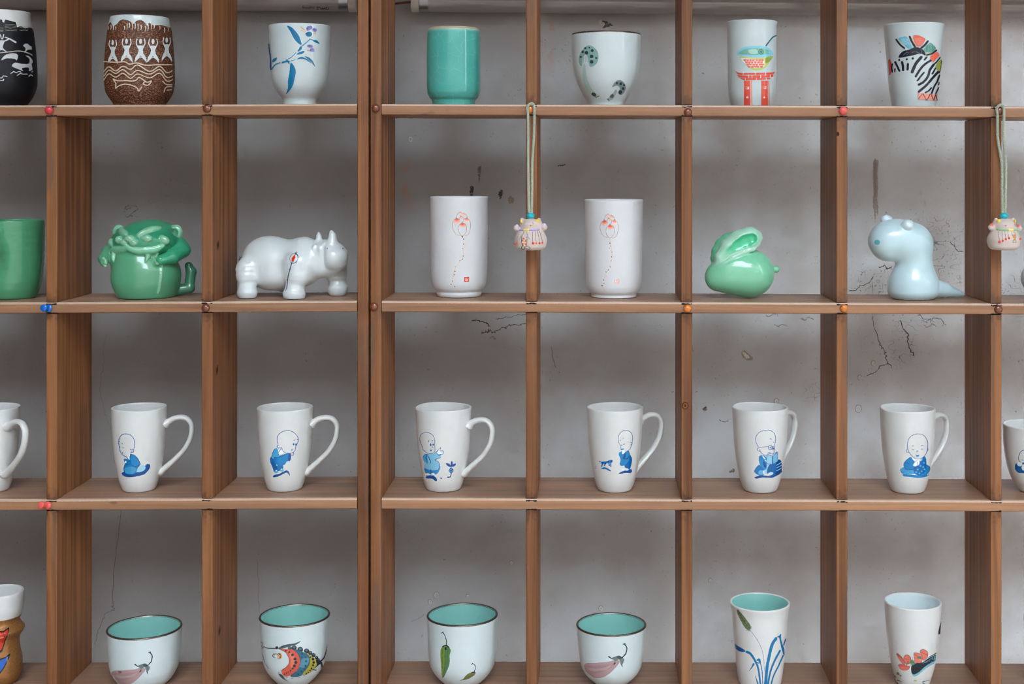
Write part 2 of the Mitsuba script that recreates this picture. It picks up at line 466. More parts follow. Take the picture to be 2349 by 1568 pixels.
struct('wall_front', solid_box(-1.9, 3.6, -8.2, -8.0, FLOOR, 4.3), 'mat_render', 'unseen wall added opposite the shelves to cut off the low sky')  # unseen wall, raised to block light from low in the sky

# cracks, chips and smears on the plaster
on_wall = on_plane(WALL)
def wall_mark(name, draw):
    b = Brush(0, 0, 1); draw(b)
    b.layers = [(g, lin(np.minimum(255 * 1.4 * (np.where(c <= 0.0031308, 12.92 * c, 1.055 * c ** (1 / 2.4) - 0.055)), 235))) for g, c in b.layers]     # measured on a wall that photographs at 0.7 of its tone
    if name in ('stain', 'chip', 'smear'):       # flaked, uneven outlines
        r = np.random.default_rng(int(b.layers[0][0].centroid.x))
        out = []
        for g, c in b.layers:
            for q in getattr(g, 'geoms', [g]):
                e = np.array(q.segmentize(1.6).exterior.coords)[:-1]
                e = e + r.normal(0, 0.75, e.shape)
                x0, y0, x1, y1 = q.bounds
                holes = unary_union([Point(r.uniform(x0, x1), r.uniform(y0, y1)).buffer(r.uniform(0.3, 1.1), 2) for _ in range(int(6 + q.area / 14))])
                out.append((Polygon(e).buffer(0).difference(holes), c))
        b.layers = out
    paint(name, b, on_wall, wall_key, 'mat_matt_paint', edge=40, lift=0.0002)
def crack(color, w, pts, jag=1.6, seed=0):
    rnd = np.random.default_rng(seed)
    p = np.asarray(pts, float)
    t = np.linspace(0, len(p) - 1, (len(p) - 1) * 6 + 1)
    q = np.c_[np.interp(t, range(len(p)), p[:, 0]), np.interp(t, range(len(p)), p[:, 1])]
    q[1:-1] += rnd.normal(0, jag, (len(q) - 2, 2))
    def draw(b):
        for i in range(len(q) - 1):
            b.layers.append((LineString(q[i:i + 2]).buffer(w * rnd.uniform(0.35, 0.75)), lin(color)))
        b.layers[:] = [(unary_union([l[0] for l in b.layers]), lin(color))]
    wall_mark('crack', draw)
C0 = (84, 76, 72)
crack(C0, 1.1, [(278, 1170), (262, 1300), (258, 1390), (262, 1398), (240, 1408), (226, 1445), (218, 1478)], 1.2, 1)
crack((98, 90, 86), 0.9, [(245, 765), (236, 800), (238, 830), (228, 890), (240, 940), (252, 985)], 1.2, 2)
crack((98, 90, 86), 0.9, [(588, 1285), (594, 1330), (592, 1370), (597, 1420)], 0.8, 3)
crack((52, 46, 42), 1.6, [(1082, 735), (1097, 733), (1112, 740), (1125, 748)], 1.0, 4)
crack((70, 62, 56), 1.6, [(1105, 765), (1120, 758), (1132, 762), (1150, 755), (1168, 748), (1190, 744), (1206, 742)], 2.0, 5)
crack((84, 76, 70), 1.1, [(1138, 731), (1160, 727), (1185, 723), (1206, 721)], 1.0, 6)
crack((64, 56, 50), 1.8, [(2066, 735), (2072, 755), (2085, 765), (2083, 790), (2095, 815)], 1.6, 7)
crack((74, 66, 60), 1.4, [(2003, 725), (2012, 770), (2020, 790), (2030, 805), (2035, 830), (2045, 842)], 1.6, 8)
crack((74, 66, 60), 1.2, [(1988, 862), (2000, 855), (2012, 850), (2020, 838), (2038, 835)], 1.2, 9)
crack((84, 76, 70), 1.2, [(1650, 962), (1662, 968), (1672, 965)], 1.0, 10)
crack((60, 54, 50), 1.5, [(2016, 612), (2030, 610), (2036, 618), (2045, 612)], 1.4, 11)
crack((70, 62, 58), 1.2, [(2180, 555), (2195, 572), (2210, 578)], 1.6, 12)
crack((70, 62, 58), 1.2, [(2000, 640), (1985, 652), (1960, 662), (1948, 668)], 2.0, 13)
crack((80, 72, 68), 1.0, [(2105, 722), (2130, 735), (2150, 728), (2170, 745)], 2.0, 14)
crack((110, 102, 96), 1.0, [(944, 1425), (962, 1416), (975, 1408)], 0.6, 15)
crack((92, 84, 78), 1.1, [(1265, 795), (1268, 820), (1275, 842)], 0.6, 16)
wall_mark('stain', lambda b: b.fill((52, 50, 50), [(1080, 428), (1086, 428), (1085, 445), (1081, 452), (1078, 440)]))
wall_mark('stain', lambda b: b.fill((52, 50, 50), [(1146, 437), (1153, 438), (1150, 452), (1147, 456), (1144, 446)]))
wall_mark('stain', lambda b: b.fill((112, 100, 88), [(1165, 455), (1172, 450), (1179, 456), (1177, 465), (1168, 466)]))
wall_mark('stain', lambda b: b.fill((92, 84, 80), [(1097, 385), (1103, 380), (1102, 400), (1099, 418), (1097, 400)]))
wall_mark('stain', lambda b: b.fill((70, 66, 62), [(1376, 52), (1383, 47), (1396, 52), (1405, 58), (1396, 61), (1382, 65), (1386, 58)]).fill((150, 146, 140), [(1373, 48), (1380, 47), (1388, 57), (1380, 58)]))
wall_mark('stain', lambda b: b.fill((128, 120, 116), [(2003, 368), (2016, 366), (2013, 392), (2014, 430), (2012, 452), (2014, 470), (2015, 488), (2012, 496), (2011, 480), (2009, 500), (2007, 510), (2005, 486), (2002, 470), (2004, 440), (2002, 410)], False).fill((116, 109, 105), [(2004, 372), (2010, 372), (2010, 440), (2006, 452)]))
wall_mark('chip', lambda b: b.fill((124, 116, 106), [(1701, 808), (1707, 803), (1718, 812), (1727, 822), (1722, 826), (1712, 826), (1703, 818)]).fill((168, 164, 158), [(1704, 811), (1709, 808), (1719, 818), (1712, 822)]))
wall_mark('chip', lambda b: b.fill((70, 62, 56), [(1612, 935), (1618, 932), (1623, 937), (1620, 942), (1614, 941)]))
wall_mark('chip', lambda b: b.fill((84, 76, 70), [(1676, 1079), (1684, 1074), (1684, 1082), (1672, 1083)]))
wall_mark('chip', lambda b: b.fill((104, 96, 86), [(1122, 778), (1130, 770), (1138, 776), (1135, 779), (1130, 773)]))
for x, y, r in ((1001, 1364, 8), (986, 1379, 5), (1072, 1366, 4), (1172, 1289, 4), (941, 318, 7), (1629, 1330, 5), (1781, 920, 7), (1972, 865, 6), (2003, 832, 6), (1969, 937, 9), (1378, 1394, 6)):
    wall_mark('blister', lambda b: b.ring((116, 108, 104), 1.3, x, y, r * 0.8, r).ring((170, 166, 162), 1.0, x + 1, y + 1.2, r * 0.55, r * 0.7))
wall_mark('smear', lambda b: b.lines((88, 78, 72), 1.2, [[(285, 488), (292, 472), (312, 473), (315, 480), (302, 490), (293, 498), (287, 492)], [(290, 480), (300, 476)]]).fill((60, 54, 50), [(301, 494), (307, 495), (304, 497)]))
wall_mark('smear', lambda b: b.lines((108, 98, 92), 1.0, [[(340, 462), (348, 454), (354, 458)], [(341, 466), (352, 463)]]))
wall_mark('smear', lambda b: b.fill((60, 56, 52), [(1278, 379), (1284, 378), (1290, 378), (1298, 376), (1296, 379), (1285, 381)]))
for i, (x, y) in enumerate(((2133, 745), (2128, 735), (1850, 730), (1770, 722), (1790, 745))):
    crack((100, 92, 86), 1.0, [(x - 14, y), (x - 4, y + 4), (x + 6, y - 3), (x + 15, y + 3)], 1.5, 30 + i)

# ------------------------------------------------------------------ the two shelf units
LEFT = thing('shelf_unit', 'left brown pine cubbyhole shelf unit, holding the rhino and green beast figurines', 'shelf')
RIGHT = thing('shelf_unit', 'right brown pine cubbyhole shelf unit, four columns wide, holding the rabbit figurine', 'shelf')
UX = {i: ((u - UC) * PX) for i, (u, _, _) in enumerate(UPX)}
HALF = 12.9 * PX
ROWS = range(0, 8)
def shelf_board(unit, k, x0, x1):
    xm = 0.5 * (x0 + x1)
    tilt = (ztop(k, x1) - ztop(k, x0)) / (x1 - x0)
    z0 = ztop(k, x0) - tilt * x0
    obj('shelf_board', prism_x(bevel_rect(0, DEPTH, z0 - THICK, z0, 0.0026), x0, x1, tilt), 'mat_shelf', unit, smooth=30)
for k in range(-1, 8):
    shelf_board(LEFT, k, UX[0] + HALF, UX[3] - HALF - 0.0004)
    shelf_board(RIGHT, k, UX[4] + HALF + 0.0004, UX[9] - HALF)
for i, (u, _, side) in enumerate(UPX):
    x = UX[i]
    prof = [(b, a) for a, b in bevel_rect(0.0004, DEPTH, x - HALF, x + HALF, 0.0017)]
    if i in (0, 3, 4, 9):
        m = prism_z(prof, FLOOR, ztop(-1, x))
    else:
        segs = []
        for k in range(-1, 7):
            segs.append(prism_z(prof, ztop(k + 1, x) + 0.0005, ztop(k, x) - THICK - 0.0005))
        segs.append(prism_z(prof, FLOOR, ztop(7, x) - THICK - 0.0005))
        m = trimesh.util.concatenate(segs)
    obj('upright', m, 'mat_upright', LEFT if side == 'L' else RIGHT, smooth=30)

def knot(unit, x_face, y, v, ry, rz, side=1):
    """A dark knot on the side face of an upright."""
    a = np.linspace(0, 2 * np.pi, 17)[:-1]
    z = (VC - v) * PX * (CAM + y) / CAM
    n = len(a)
    for s, c, off in ((1.0, (92, 56, 34), 0.00015), (0.55, (50, 30, 20), 0.00025)):
        v3 = np.vstack([[x_face + side * off, y, z], np.c_[np.full(n, x_face + side * off), y + s * ry * np.cos(a), z + s * rz * np.sin(a) * (1 + 0.25 * np.sin(2 * a))]])
        f = [[0, 1 + i, 1 + (i + 1) % n] for i in range(n)]
        obj('knot', trimesh.Trimesh(v3, f, process=False), 'mat_matt_paint', unit, color=np.tile(lin(c), (len(v3), 1)))
for v, y in ((562, 0.024), (848, 0.020), (1446, 0.031)):
    knot(LEFT, UX[2] + HALF, y, v, 0.0055, 0.0062)
b = Brush(0, 0, 1)
b.oval((84, 46, 26), 1572, 930, 8, 9).oval((128, 80, 48), 1572, 930, 5, 6).oval((70, 40, 24), 1572, 930, 2.5, 3)
paint('knot', b, on_plane(0.0004), RIGHT, 'mat_matt_paint')
b = Brush(0, 0, 1)
b.oval((50, 34, 26), 1922, 307, 3, 5)
paint('knot', b, on_plane(0.0004), RIGHT, 'mat_matt_paint')
# soot lines in the joints
def joint_ink(unit, u, v, sides):
    r = np.random.default_rng(int(u + v))
    for top in sides:
        b = Brush(0, 0, 1)
        y = v + (1.6 if top else 21.5)
        top_edge = [(u - 12 + i * 3.5, y - (1.2 if top else 0.7) + r.normal(0, .7)) for i in range(8)]
        low_edge = [(u + 12 - i * 3.5, y + (1.1 if top else 0.9) + r.normal(0, .8)) for i in range(8)]
        b.fill((30, 26, 26), top_edge + low_edge, False)
        paint('joint_stain', b, on_plane(-0.0001), unit, 'mat_matt_paint', lift=0.0003)
for unit, u, ks in ((LEFT, 118, (1, 2, 3)), (LEFT, 475, (1, 2, 3)), (RIGHT, 1219, (1, 2, 3)), (RIGHT, 1575.5, (1, 2, 3)), (RIGHT, 1931.5, (1, 2, 3)), (RIGHT, 2285.5, (1, 2, 3))):
    for k in ks:
        v = VC - ztop(k, (u - UC) * PX) / PX
        joint_ink(unit, u, v + 2.6, (True, False))

# ------------------------------------------------------------------ fluorescent tubes behind the top row
material('mat_tube', base_color=rgb(lin((150, 142, 138))), roughness=0.16, specular=0.6)
material('mat_tube_cap', base_color=rgb(lin((150, 152, 152))), roughness=0.3, metallic=0.9)
material('mat_tube_holder', base_color=rgb(lin((190, 180, 170))), roughness=0.5)
material('mat_wire', base_color=rgb(lin((110, 50, 46))), roughness=0.5)
def lamp_tube(label, u0, v0, u1, v1, cap_at):
    t = thing('lamp_tube', label, 'lamp', 'unlit tubes behind the top row')
    y, r = 0.1800, 0.0128
    a, b = at(u0, v0, y), at(u1, v1, y)
    ux = (b - a) / np.linalg.norm(b - a)
    line = lambda s: a + ux * s
    L = np.linalg.norm(b - a)
    ends = [0.0, L]
    def cyl(s0, s1, rad, name, m):
        c = trimesh.creation.cylinder(radius=rad, segment=[line(s0), line(s1)], sections=48)
        return obj(name, c, m, t, smooth=40)
    cyl(0.012, L - 0.012, r, 'glass_tube', 'mat_tube')
    for s0, s1 in ((0.012, 0.024), (L - 0.024, L - 0.012)):
        cyl(s0 - 0.0005, s1, r + 0.0005, 'end_cap', 'mat_tube_cap')
    for s in (0.0, L - 0.0115):
        h = trimesh.creation.cylinder(radius=r + 0.0008, segment=[line(s), line(s + 0.011)], sections=40)
        foot = solid_box(line(s)[0] + 0.001, line(s)[0] + 0.010, y, WALL - 0.0005, a[2] - 0.008, a[2] + 0.012)
        obj('holder', trimesh.util.concatenate([h, foot]), 'mat_tube_holder', t, smooth=40)
    return t, line, L
tl, line_l, len_l = lamp_tube('unlit grey lamp tube ending at the top of the left shelf unit, with small print', -60, 0.5, 820, 5.5, 'right')
tr, line_r, len_r = lamp_tube('long unlit grey lamp tube along the top of the right shelf unit', 945, 6, 2700, 22, 'left')
w0, w1 = at(900, 9, 0.188), at(948, 4, 0.184)
obj('wire', tube(spline([w0 + [-.03, 0, -.002], w0, (w0 + w1) / 2, w1 + [0.004, 0, 0]], 6), 0.0016, 8), 'mat_wire', tr)
# the maker's print, upside down along the lower edge of the left tube
tm = meshkit.text_mesh('OPPLE', 0.0042, 0.0002, bold=True)
tm2 = meshkit.text_mesh('Lighting', 0.0036, 0.0002)
tm2.apply_translation((0.021, 0, 0))
tm = trimesh.util.concatenate([tm, tm2])
v = tm.vertices.copy()
s_end = (at(757, 0, 0.1800) - line_l(0))[0]
ang = np.radians(-38) + v[:, 1] / 0.0128 * -1
rr = 0.01286 + v[:, 2]
cen = np.array([line_l(s_end - x) for x in v[:, 0] * 0.93])
tm = trimesh.Trimesh(np.c_[cen[:, 0], cen[:, 1] - rr * np.cos(ang), cen[:, 2] + rr * np.sin(ang)], tm.faces, process=False)
if tm.volume < 0: tm.invert()
material('mat_ink', base_color=rgb(lin((40, 38, 38))), roughness=0.6)
obj('print', tm, 'mat_ink', tl, smooth=False)

# ------------------------------------------------------------------ turned cups
class Cup:
    """A cup measured on the photograph: crop origin and scale, axis column, (row, half width) silhouette; stands on shelf `row`."""
    def __init__(self, ox, oy, s, cx, sil, yc, row, wall=0.0026, lip=None):
        u = ox + cx / s
        k = PX * (CAM + yc) / CAM
        self.k, self.u = k, u
        self.x, self.y = (u - UC) * k, yc
        cosv = math.cos(math.atan2(self.x, CAM + yc))
        self.zb = ztop(row, self.x) + 0.0004
        z = np.array([(VC - (oy + a / s)) * k for a, _ in sil]) - self.zb
        r = np.array([h / s * k * cosv for _, h in sil])
        o = np.argsort(z)
        z, r = z[o], r[o]
        R = PchipInterpolator(z, r, extrapolate=True)
        self.H = z[-1]
        r0 = float(R(max(z[0], 0.0))) if z[0] <= 0 else float(r[0])
        self.R = lambda q: np.where(np.asarray(q) < z[0], r0, R(np.clip(q, z[0], z[-1])))
        self.wall = wall
        self.ox, self.oy, self.s = ox, oy, s
    def outer(self):
        zz = np.linspace(0.0, self.H, 90)
        rr = self.R(zz)
        foot = [(0, 0.0012), (rr[0] * 0.80, 0.0012), (rr[0] * 0.84, 0.0), (rr[0] - 0.0006, 0.0), (rr[0], 0.0006)]
        return foot + [(a, b) for a, b in zip(rr, zz) if b > 0.0010]
    def inner(self):
        w = self.wall
        zz = np.linspace(self.H, 0.0055, 50)
        rr = np.maximum(self.R(np.maximum(zz - 0.001, 0)) - w - 0.0012 * np.clip(1 - zz / self.H, 0, 1), 0.004)
        rr = np.minimum(rr, self.R(np.clip(zz + 0.006, 0, self.H)) - w)
        bot = [(rr[-1] * 0.9, 0.0045), (rr[-1] * 0.6, 0.0040), (0, 0.0040)]
        return list(zip(rr, zz)) + bot
    def lip(self):
        r, w, H = float(self.R(self.H)), self.wall, self.H
        return [(r - w / 2 + w / 2 * math.cos(t), H + w / 2 * math.sin(t)) for t in np.linspace(0.35, np.pi - 0.35, 7)]
    def place(self, m):
        m.apply_translation((self.x, self.y, self.zb)); return m
    def ripple(self, amp, ph):
        def f(v):
            t = np.arctan2(v[:, 1], v[:, 0])
            g = np.clip((v[:, 2] - 0.8 * self.H) / (0.2 * self.H), 0, 1)**2
            v[:, 2] += 0.45 * g * amp * (np.sin(2 * t + ph) + 0.6 * np.sin(3 * t + 2 * ph))
            return v
        return f
    def surface(self, uv):
        """Photo pixels -> points on the outside of the cup facing the front."""
        y = np.full(len(uv), self.y - float(self.R(self.H * 0.5)))
        for _ in range(25):
            k = PX * (CAM + y) / CAM
            x = (uv[:, 0] - UC) * k - self.x
            z = (VC - uv[:, 1]) * k - self.zb
            r = self.R(np.clip(z, 0, self.H))
            x = np.clip(x, -0.992 * r, 0.992 * r)
            y = 0.5 * y + 0.5 * (self.y - np.sqrt(r * r - x * x))
        z = np.clip(z, 0.0004, self.H)
        r = self.R(z)
        x = np.clip(x, -0.992 * r, 0.992 * r)
        dy = -np.sqrt(r * r - x * x)
        sl = (self.R(np.clip(z + 4e-4, 0, self.H)) - self.R(np.clip(z - 4e-4, 0, self.H))) / 8e-4
        n = np.c_[x / r, dy / r, -sl]
        n /= np.linalg.norm(n, axis=1, keepdims=True)
        return np.c_[self.x + x, self.y + dy, self.zb + z], n
    def brush(self, **kw): return Brush(self.ox, self.oy, self.s, **kw)

glaze('mat_white', (208, 210, 208))
glaze('mat_white_matt', (212, 215, 217), rough=0.3, spec=0.4)
glaze('mat_pale_blue_white', (195, 208, 210))
glaze('mat_teal_inside', (130, 188, 180), rough=0.08)
glaze('mat_white_inside', (206, 220, 222), rough=0.08)
material('mat_rim', base_color=rgb(lin((112, 102, 92))), roughness=0.25, metallic=0.8)
material('mat_brown_lip', base_color=rgb(lin((190, 160, 130))), roughness=0.2)

def make_cup(name, label, cup, body='mat_white', inside=None, rim=None, ripple=None, group=None, category='cup'):
    t = thing(name, label, category, group)
    rp = cup.ripple(*ripple) if ripple else None
    out, lip, inn = cup.outer(), cup.lip(), cup.inner()
    if inside is None and rim is None:
        obj('body', cup.place(revolve(out + lip + inn, ripple=rp)), body, t, smooth=50)
    else:
        obj('body', cup.place(revolve(out + ([] if rim else lip), ripple=rp)), body, t, smooth=50)
        obj('lining', cup.place(revolve(([lip[-1]] if True else []) + inn, ripple=rp)), inside or body, t, smooth=50)
        if rim:
            r, w, H = float(cup.R(cup.H)), cup.wall, cup.H
            band = [(float(cup.R(H - 0.0006)) + 0.00012, H - 0.0006), (r + 0.0002, H)] + [(a + 0.0001, b + 0.0001) for a, b in lip] + [(inn[0][0] - 0.0002, H - 0.0006)]
            obj('rim', cup.place(revolve(band)), rim, t, smooth=50)
    return t

# ------------------------------------------------------------------ top row
BLUE, DEEP, MID, PALE = (38, 92, 158), (22, 74, 142), (24, 124, 184), (126, 186, 214)

def coat_mesh(cup, cx, hw, jag_u, jag_v, lift, n=320):
    """A coat all round a cup from its foot up to an uneven line (measured on the front, mirrored behind)."""
    th = np.linspace(0, 2 * np.pi, n, endpoint=False)
    topz = np.interp(cx + hw * np.cos(th), jag_u, jag_v)
    zt = (VC - (cup.oy + topz / cup.s)) * cup.k - cup.zb
    rows = []
    for q in np.linspace(0, 1, 40):
        z = 0.0006 + (zt - 0.0006) * q
        r = cup.R(z) + lift * (1 if q < 1 else 0.1)
        rows.append(np.c_[r * np.cos(th), r * np.sin(th), z])
    f = [(i * n + j, i * n + (j + 1) % n, (i + 1) * n + (j + 1) % n) for i in range(39) for j in range(n)] + [(i * n + j, (i + 1) * n + (j + 1) % n, (i + 1) * n + j) for i in range(39) for j in range(n)]
    return cup.place(trimesh.Trimesh(np.vstack(rows), np.array(f), process=False))

# black and white cup at the left edge
cup = Cup(0, 0, 5.227, 22, [(155, 352), (250, 366), (350, 380), (560, 408), (750, 424), (900, 430), (1000, 428), (1100, 404), (1180, 364), (1235, 322), (1275, 300)], 0.062, 1)
t = make_cup('tea_cup', 'black cup with white hunting figures and a white top band, cut by the left edge', cup)
material('mat_black_coat', base_color=rgb(lin((25, 26, 30))), roughness=0.5, specular=0.3)
obj('black_coat', coat_mesh(cup, 22, 415, np.array([-420, -300, -200, -100, 0, 40, 52, 58, 188, 196, 214, 226, 338, 348, 380, 415, 440]), np.array([318, 270, 310, 268, 318, 312, 318, 258, 268, 300, 306, 264, 290, 350, 328, 352, 330]), 0.0003), 'mat_black_coat', t, smooth=True, label='black coat with a stepped upper edge')
b = cup.brush()
W = (196, 200, 202)
b.fill(W, [(140, 790), (180, 752), (260, 765), (335, 765), (352, 722), (335, 690), (300, 668), (340, 672), (372, 702), (392, 738), (375, 770), (385, 830), (345, 852), (335, 810), (262, 818), (275, 852), (240, 838), (180, 815)])
b.fill(W, [(15, 722), (60, 662), (150, 638), (212, 660), (198, 722), (170, 705), (80, 700)])
b.fill(W, [(275, 545), (318, 522), (360, 552), (415, 556), (428, 590), (412, 632), (388, 600), (330, 596), (290, 636), (302, 580)])
b.fill(W, [(-40, 500), (50, 490), (34, 570), (84, 622), (20, 600), (-40, 620)])
b.line(W, 15, [(0, 505), (60, 490), (108, 468)]).line(W, 12, [(60, 446), (120, 470), (185, 508)], 22).lines(W, 12, [[(4, 418), (18, 468)], [(44, 416), (30, 470)]])
b.line((186, 184, 176), 11, [(-120, 660), (0, 634), (120, 622), (230, 612), (340, 640), (440, 698)])
b.lines(W, 10, [[(130, 880), (160, 856), (190, 872), (225, 855), (250, 866)], [(205, 902), (240, 880), (270, 888), (322, 888)], [(340, 915), (362, 895), (385, 910)], [(375, 862), (400, 850), (425, 862)], [(-30, 930), (20, 935), (40, 908), (84, 918)], [(-10, 966), (40, 964), (44, 950)]], False)
b.lines((150, 146, 140), 4, [[(60, 300 + 17 * i), (130, 296 + 17 * i), (200, 304 + 17 * i)] for i in range(5)] + [[(230, 318 + 15 * i), (330, 322 + 15 * i)] for i in range(4)] + [[(-60, 340 + 14 * i), (40, 336 + 14 * i)] for i in range(4)])
paint('painted_hunt', b, cup.surface, t, 'mat_matt_paint', lift=0.0005, label='white figures of deer and hunters')

# brown relief cup
cup = Cup(0, 0, 5.227, 1675, [(225, 356), (245, 362), (420, 386), (560, 402), (750, 416), (950, 420), (1080, 407), (1160, 372), (1235, 318), (1275, 296)], 0.062, 1, wall=0.0034)
t = make_cup('tea_cup', 'brown sand-textured cup with white relief dancers and waves', cup, 'mat_pale_blue_white')
def sand(p, n, uv):
    return mix(lin((84, 50, 34)), lin((150, 104, 78)), smoothstep(0.45, 0.8, noise(p.x * 900, p.y * 900, p.z * 900)))
scene['mat_sand'] = {'type': 'twosided', 'bsdf': {'type': 'bumpmap', 'scale': 0.0013, 'arbitrary': mikit.proc(lambda p, n, uv: noise(p.x * 800, p.y * 800, p.z * 800), 0.0004),
                     'bsdf': {'type': 'principled', 'base_color': mikit.proc(sand), 'roughness': 0.42, 'specular': 0.5}}}
jag_u = np.array([1262, 1300, 1365, 1430, 1490, 1530, 1580, 1650, 1690, 1720, 1760, 1820, 1860, 1885, 1910, 1955, 2030, 2090])
jag_v = np.array([330, 318, 288, 345, 322, 280, 268, 282, 300, 330, 288, 272, 300, 345, 302, 332, 318, 330])
obj('brown_coat', coat_mesh(cup, 1675, 405, jag_u, jag_v, 0.0007), 'mat_sand', t, smooth=True, label='rough brown sand coat with a jagged upper edge')
b = cup.brush()
S, CR = (206, 214, 214), (206, 184, 160)
for x, y in ((1360, 575), (1522, 560), (1685, 560), (1828, 562), (1985, 545)):
    q = 0.85 if x in (1360, 1985) else 1.0
    X = lambda a: x + a * q
    b.fill(S, [(X(-40), y - 8), (X(40), y - 8), (X(26), y + 40), (X(30), y + 95), (X(-30), y + 95), (X(-22), y + 40)])
    b.fill(S, [(X(-28), y + 85), (X(28), y + 85), (X(62), y + 135), (X(70), y + 195), (X(48), y + 165), (X(0), y + 130), (X(-44), y + 165), (X(-66), y + 185), (X(-60), y + 135)])
    b.oval(S, X(0), y - 62, 17 * q, 32).line(S, 12, [(X(-34), y), (X(-50), y - 40), (X(-40), y - 90)]).line(S, 12, [(X(34), y), (X(52), y - 40), (X(44), y - 90)])
    b.lines((84, 50, 34), 5, [[(X(-8), y + 120), (X(0), y + 112), (X(8), y + 120)]])
for i, (xs, d) in enumerate(((1345, 60), (1372, 70), (1400, 40), (1500, 50), (1530, 80), (1556, 62), (1590, 90), (1622, 75), (1655, 80), (1690, 60), (1740, 70), (1770, 85), (1806, 80), (1840, 60), (1905, 50), (1960, 60), (2000, 55), (2035, 50), (1312, 50))):
    y0 = np.interp(xs, jag_u, jag_v)
    b.line(S if i % 2 else CR, 13, [(xs, y0 + 8), (xs + 3, y0 + d * 0.6), (xs - 2, y0 + d)], 7)
wave = [(1262, 868), (1320, 802), (1400, 842), (1482, 788), (1570, 838), (1650, 790), (1790, 852), (1905, 788), (1990, 872), (2088, 838)]
for dy, w in ((0, 15), (48, 14), (92, 13)):
    b.line(CR, w, [(x, y + dy + 10 * math.sin(x / 70.0 + dy)) for x, y in wave])
b.line(CR, 15, [(1262, 738), (1400, 748), (1500, 742), (1560, 770), (1640, 756), (1740, 782), (1880, 778), (2088, 776)])
b.lines(CR, 14, [[(1370, 948), (1425, 968), (1520, 966), (1620, 968), (1665, 928), (1700, 945), (1760, 985), (1810, 970), (1770, 1020), (1715, 1005), (1740, 975)],
                 [(1700, 1040), (1665, 1085), (1640, 1050), (1580, 1020), (1500, 1008), (1430, 1030), (1400, 1055), (1400, 1000), (1372, 950)],
                 [(1940, 972), (1985, 1012), (2085, 1012)], [(1955, 1096), (1985, 1040), (2085, 1040)], [(1990, 1078), (2085, 1062)]])
paint('relief_figures', b, cup.surface, t, 'mat_matt_paint', lift=0.0011, label='raised white dancers, waves and fish')

# orchid cup
cup = Cup(560, 0, 5.226, 668, [(322, 374), (360, 373), (500, 371), (700, 364), (850, 354), (950, 340), (1040, 312), (1110, 270), (1165, 226), (1190, 206), (1225, 198), (1262, 198)], 0.06, 1)
t = make_cup('tea_cup', 'white cup with a blue flowering branch, left of the central posts in the top row', cup, 'mat_pale_blue_white')
b = cup.brush()
B1, B2 = (18, 116, 160), (22, 88, 142)
b.fill(B1, [(515, 312), (570, 328), (630, 390), (668, 455), (688, 538), (640, 512), (592, 455), (558, 385)]).line(B2, 6, [(560, 360), (610, 430), (665, 515)])
b.line((60, 134, 178), 8, [(500, 722), (560, 690), (622, 632)]).fill(B1, [(642, 608), (660, 580), (672, 556), (694, 566), (682, 596), (650, 618)]).line((80, 146, 184), 13, [(690, 556), (740, 515), (790, 470)])
b.fill(B1, [(628, 652), (660, 626), (720, 610), (715, 632), (672, 652)]).fill(B1, [(782, 466), (830, 478), (872, 484), (900, 525), (850, 508), (815, 484)])
b.oval(B1, 776, 410, 38, 30).oval(B2, 752, 405, 20, 16)
for x, y, rx, ry, r in ((782, 334, 38, 24, -15), (842, 358, 30, 22, 20), (765, 345, 20, 26, 30), (788, 553, 36, 18, 5), (818, 596, 20, 26, -20), (800, 600, 14, 20, 30)):
    b.oval((128, 122, 178), x, y, rx, ry, r).oval((98, 90, 158), x - 6, y - 3, rx * 0.5, ry * 0.45, r)
b.lines((222, 176, 96), 9, [[(680, 325), (690, 335)], [(700, 340), (720, 356)], [(690, 364), (735, 382)], [(826, 402), (834, 410)], [(848, 392), (856, 408)], [(755, 600), (775, 606)]])
b.fill(B1, [(634, 712), (660, 690), (690, 680), (735, 698), (770, 720), (802, 754), (750, 722), (690, 702)]).fill(B1, [(725, 674), (780, 692), (822, 738), (846, 796), (800, 738), (760, 705)])
b.line(B1, 12, [(332, 832), (380, 772), (436, 750)], 8).fill(B1, [(346, 738), (358, 704), (400, 692), (386, 724), (356, 744)])
b.lines(B2, 15, [[(300, 530), (310, 600), (314, 640)], [(320, 650), (322, 720), (326, 830)]]).line(B1, 20, [(466, 748), (505, 738), (540, 734)], 12).fill(B1, [(508, 722), (540, 730), (548, 766), (530, 755)])
b.line((80, 146, 184), 6, [(550, 732), (612, 718)])
b.fill(B1, [(560, 756), (598, 790), (620, 856), (606, 940), (582, 1030), (536, 1096), (506, 1122), (528, 1052), (530, 960), (546, 870)]).lines(B2, 6, [[(575, 780), (585, 880), (560, 1000), (525, 1100)]])
paint('painted_branch', b, cup.surface, t, label='blue leaves and violet flowers')

# crackle-glazed celadon cup
def crackle(p, n, uv):
    x, y = (dr.atan2(p.y - CRX[1], p.x - CRX[0]) * 0.033 + 0.05 * noise(p.z * 30, p.x * 30, 1)) * 58, p.z * 58
    f, s, w = mikit.voronoi(x + 0.5 * noise(x * 1.3, y * 1.3, 3), y + 0.5 * noise(x * 1.3, y * 1.3, 9))
    web = smoothstep(0.045, 0.0, s - f)
    col = mix(lin((70, 164, 152)), lin((92, 178, 166)), fbm(p.x * 40, p.z * 40, p.y * 40))
    edge = smoothstep(0.0, 0.006, CRX[2] - p.z)
    return mix(lin((160, 190, 172)), mix(col, lin((130, 200, 188)), 0.38 * web), edge)
cup = Cup(900, 0, 5.226, 735, [(352, 300), (365, 312), (500, 320), (700, 322), (1000, 322), (1100, 317), (1150, 300), (1188, 275), (1200, 262), (1262, 252)], 0.06, 1)
CRX = (float(cup.x), float(cup.y), float(cup.zb + cup.H))
material('mat_crackle', base_color=mikit.proc(crackle), roughness=0.07, specular=0.55)
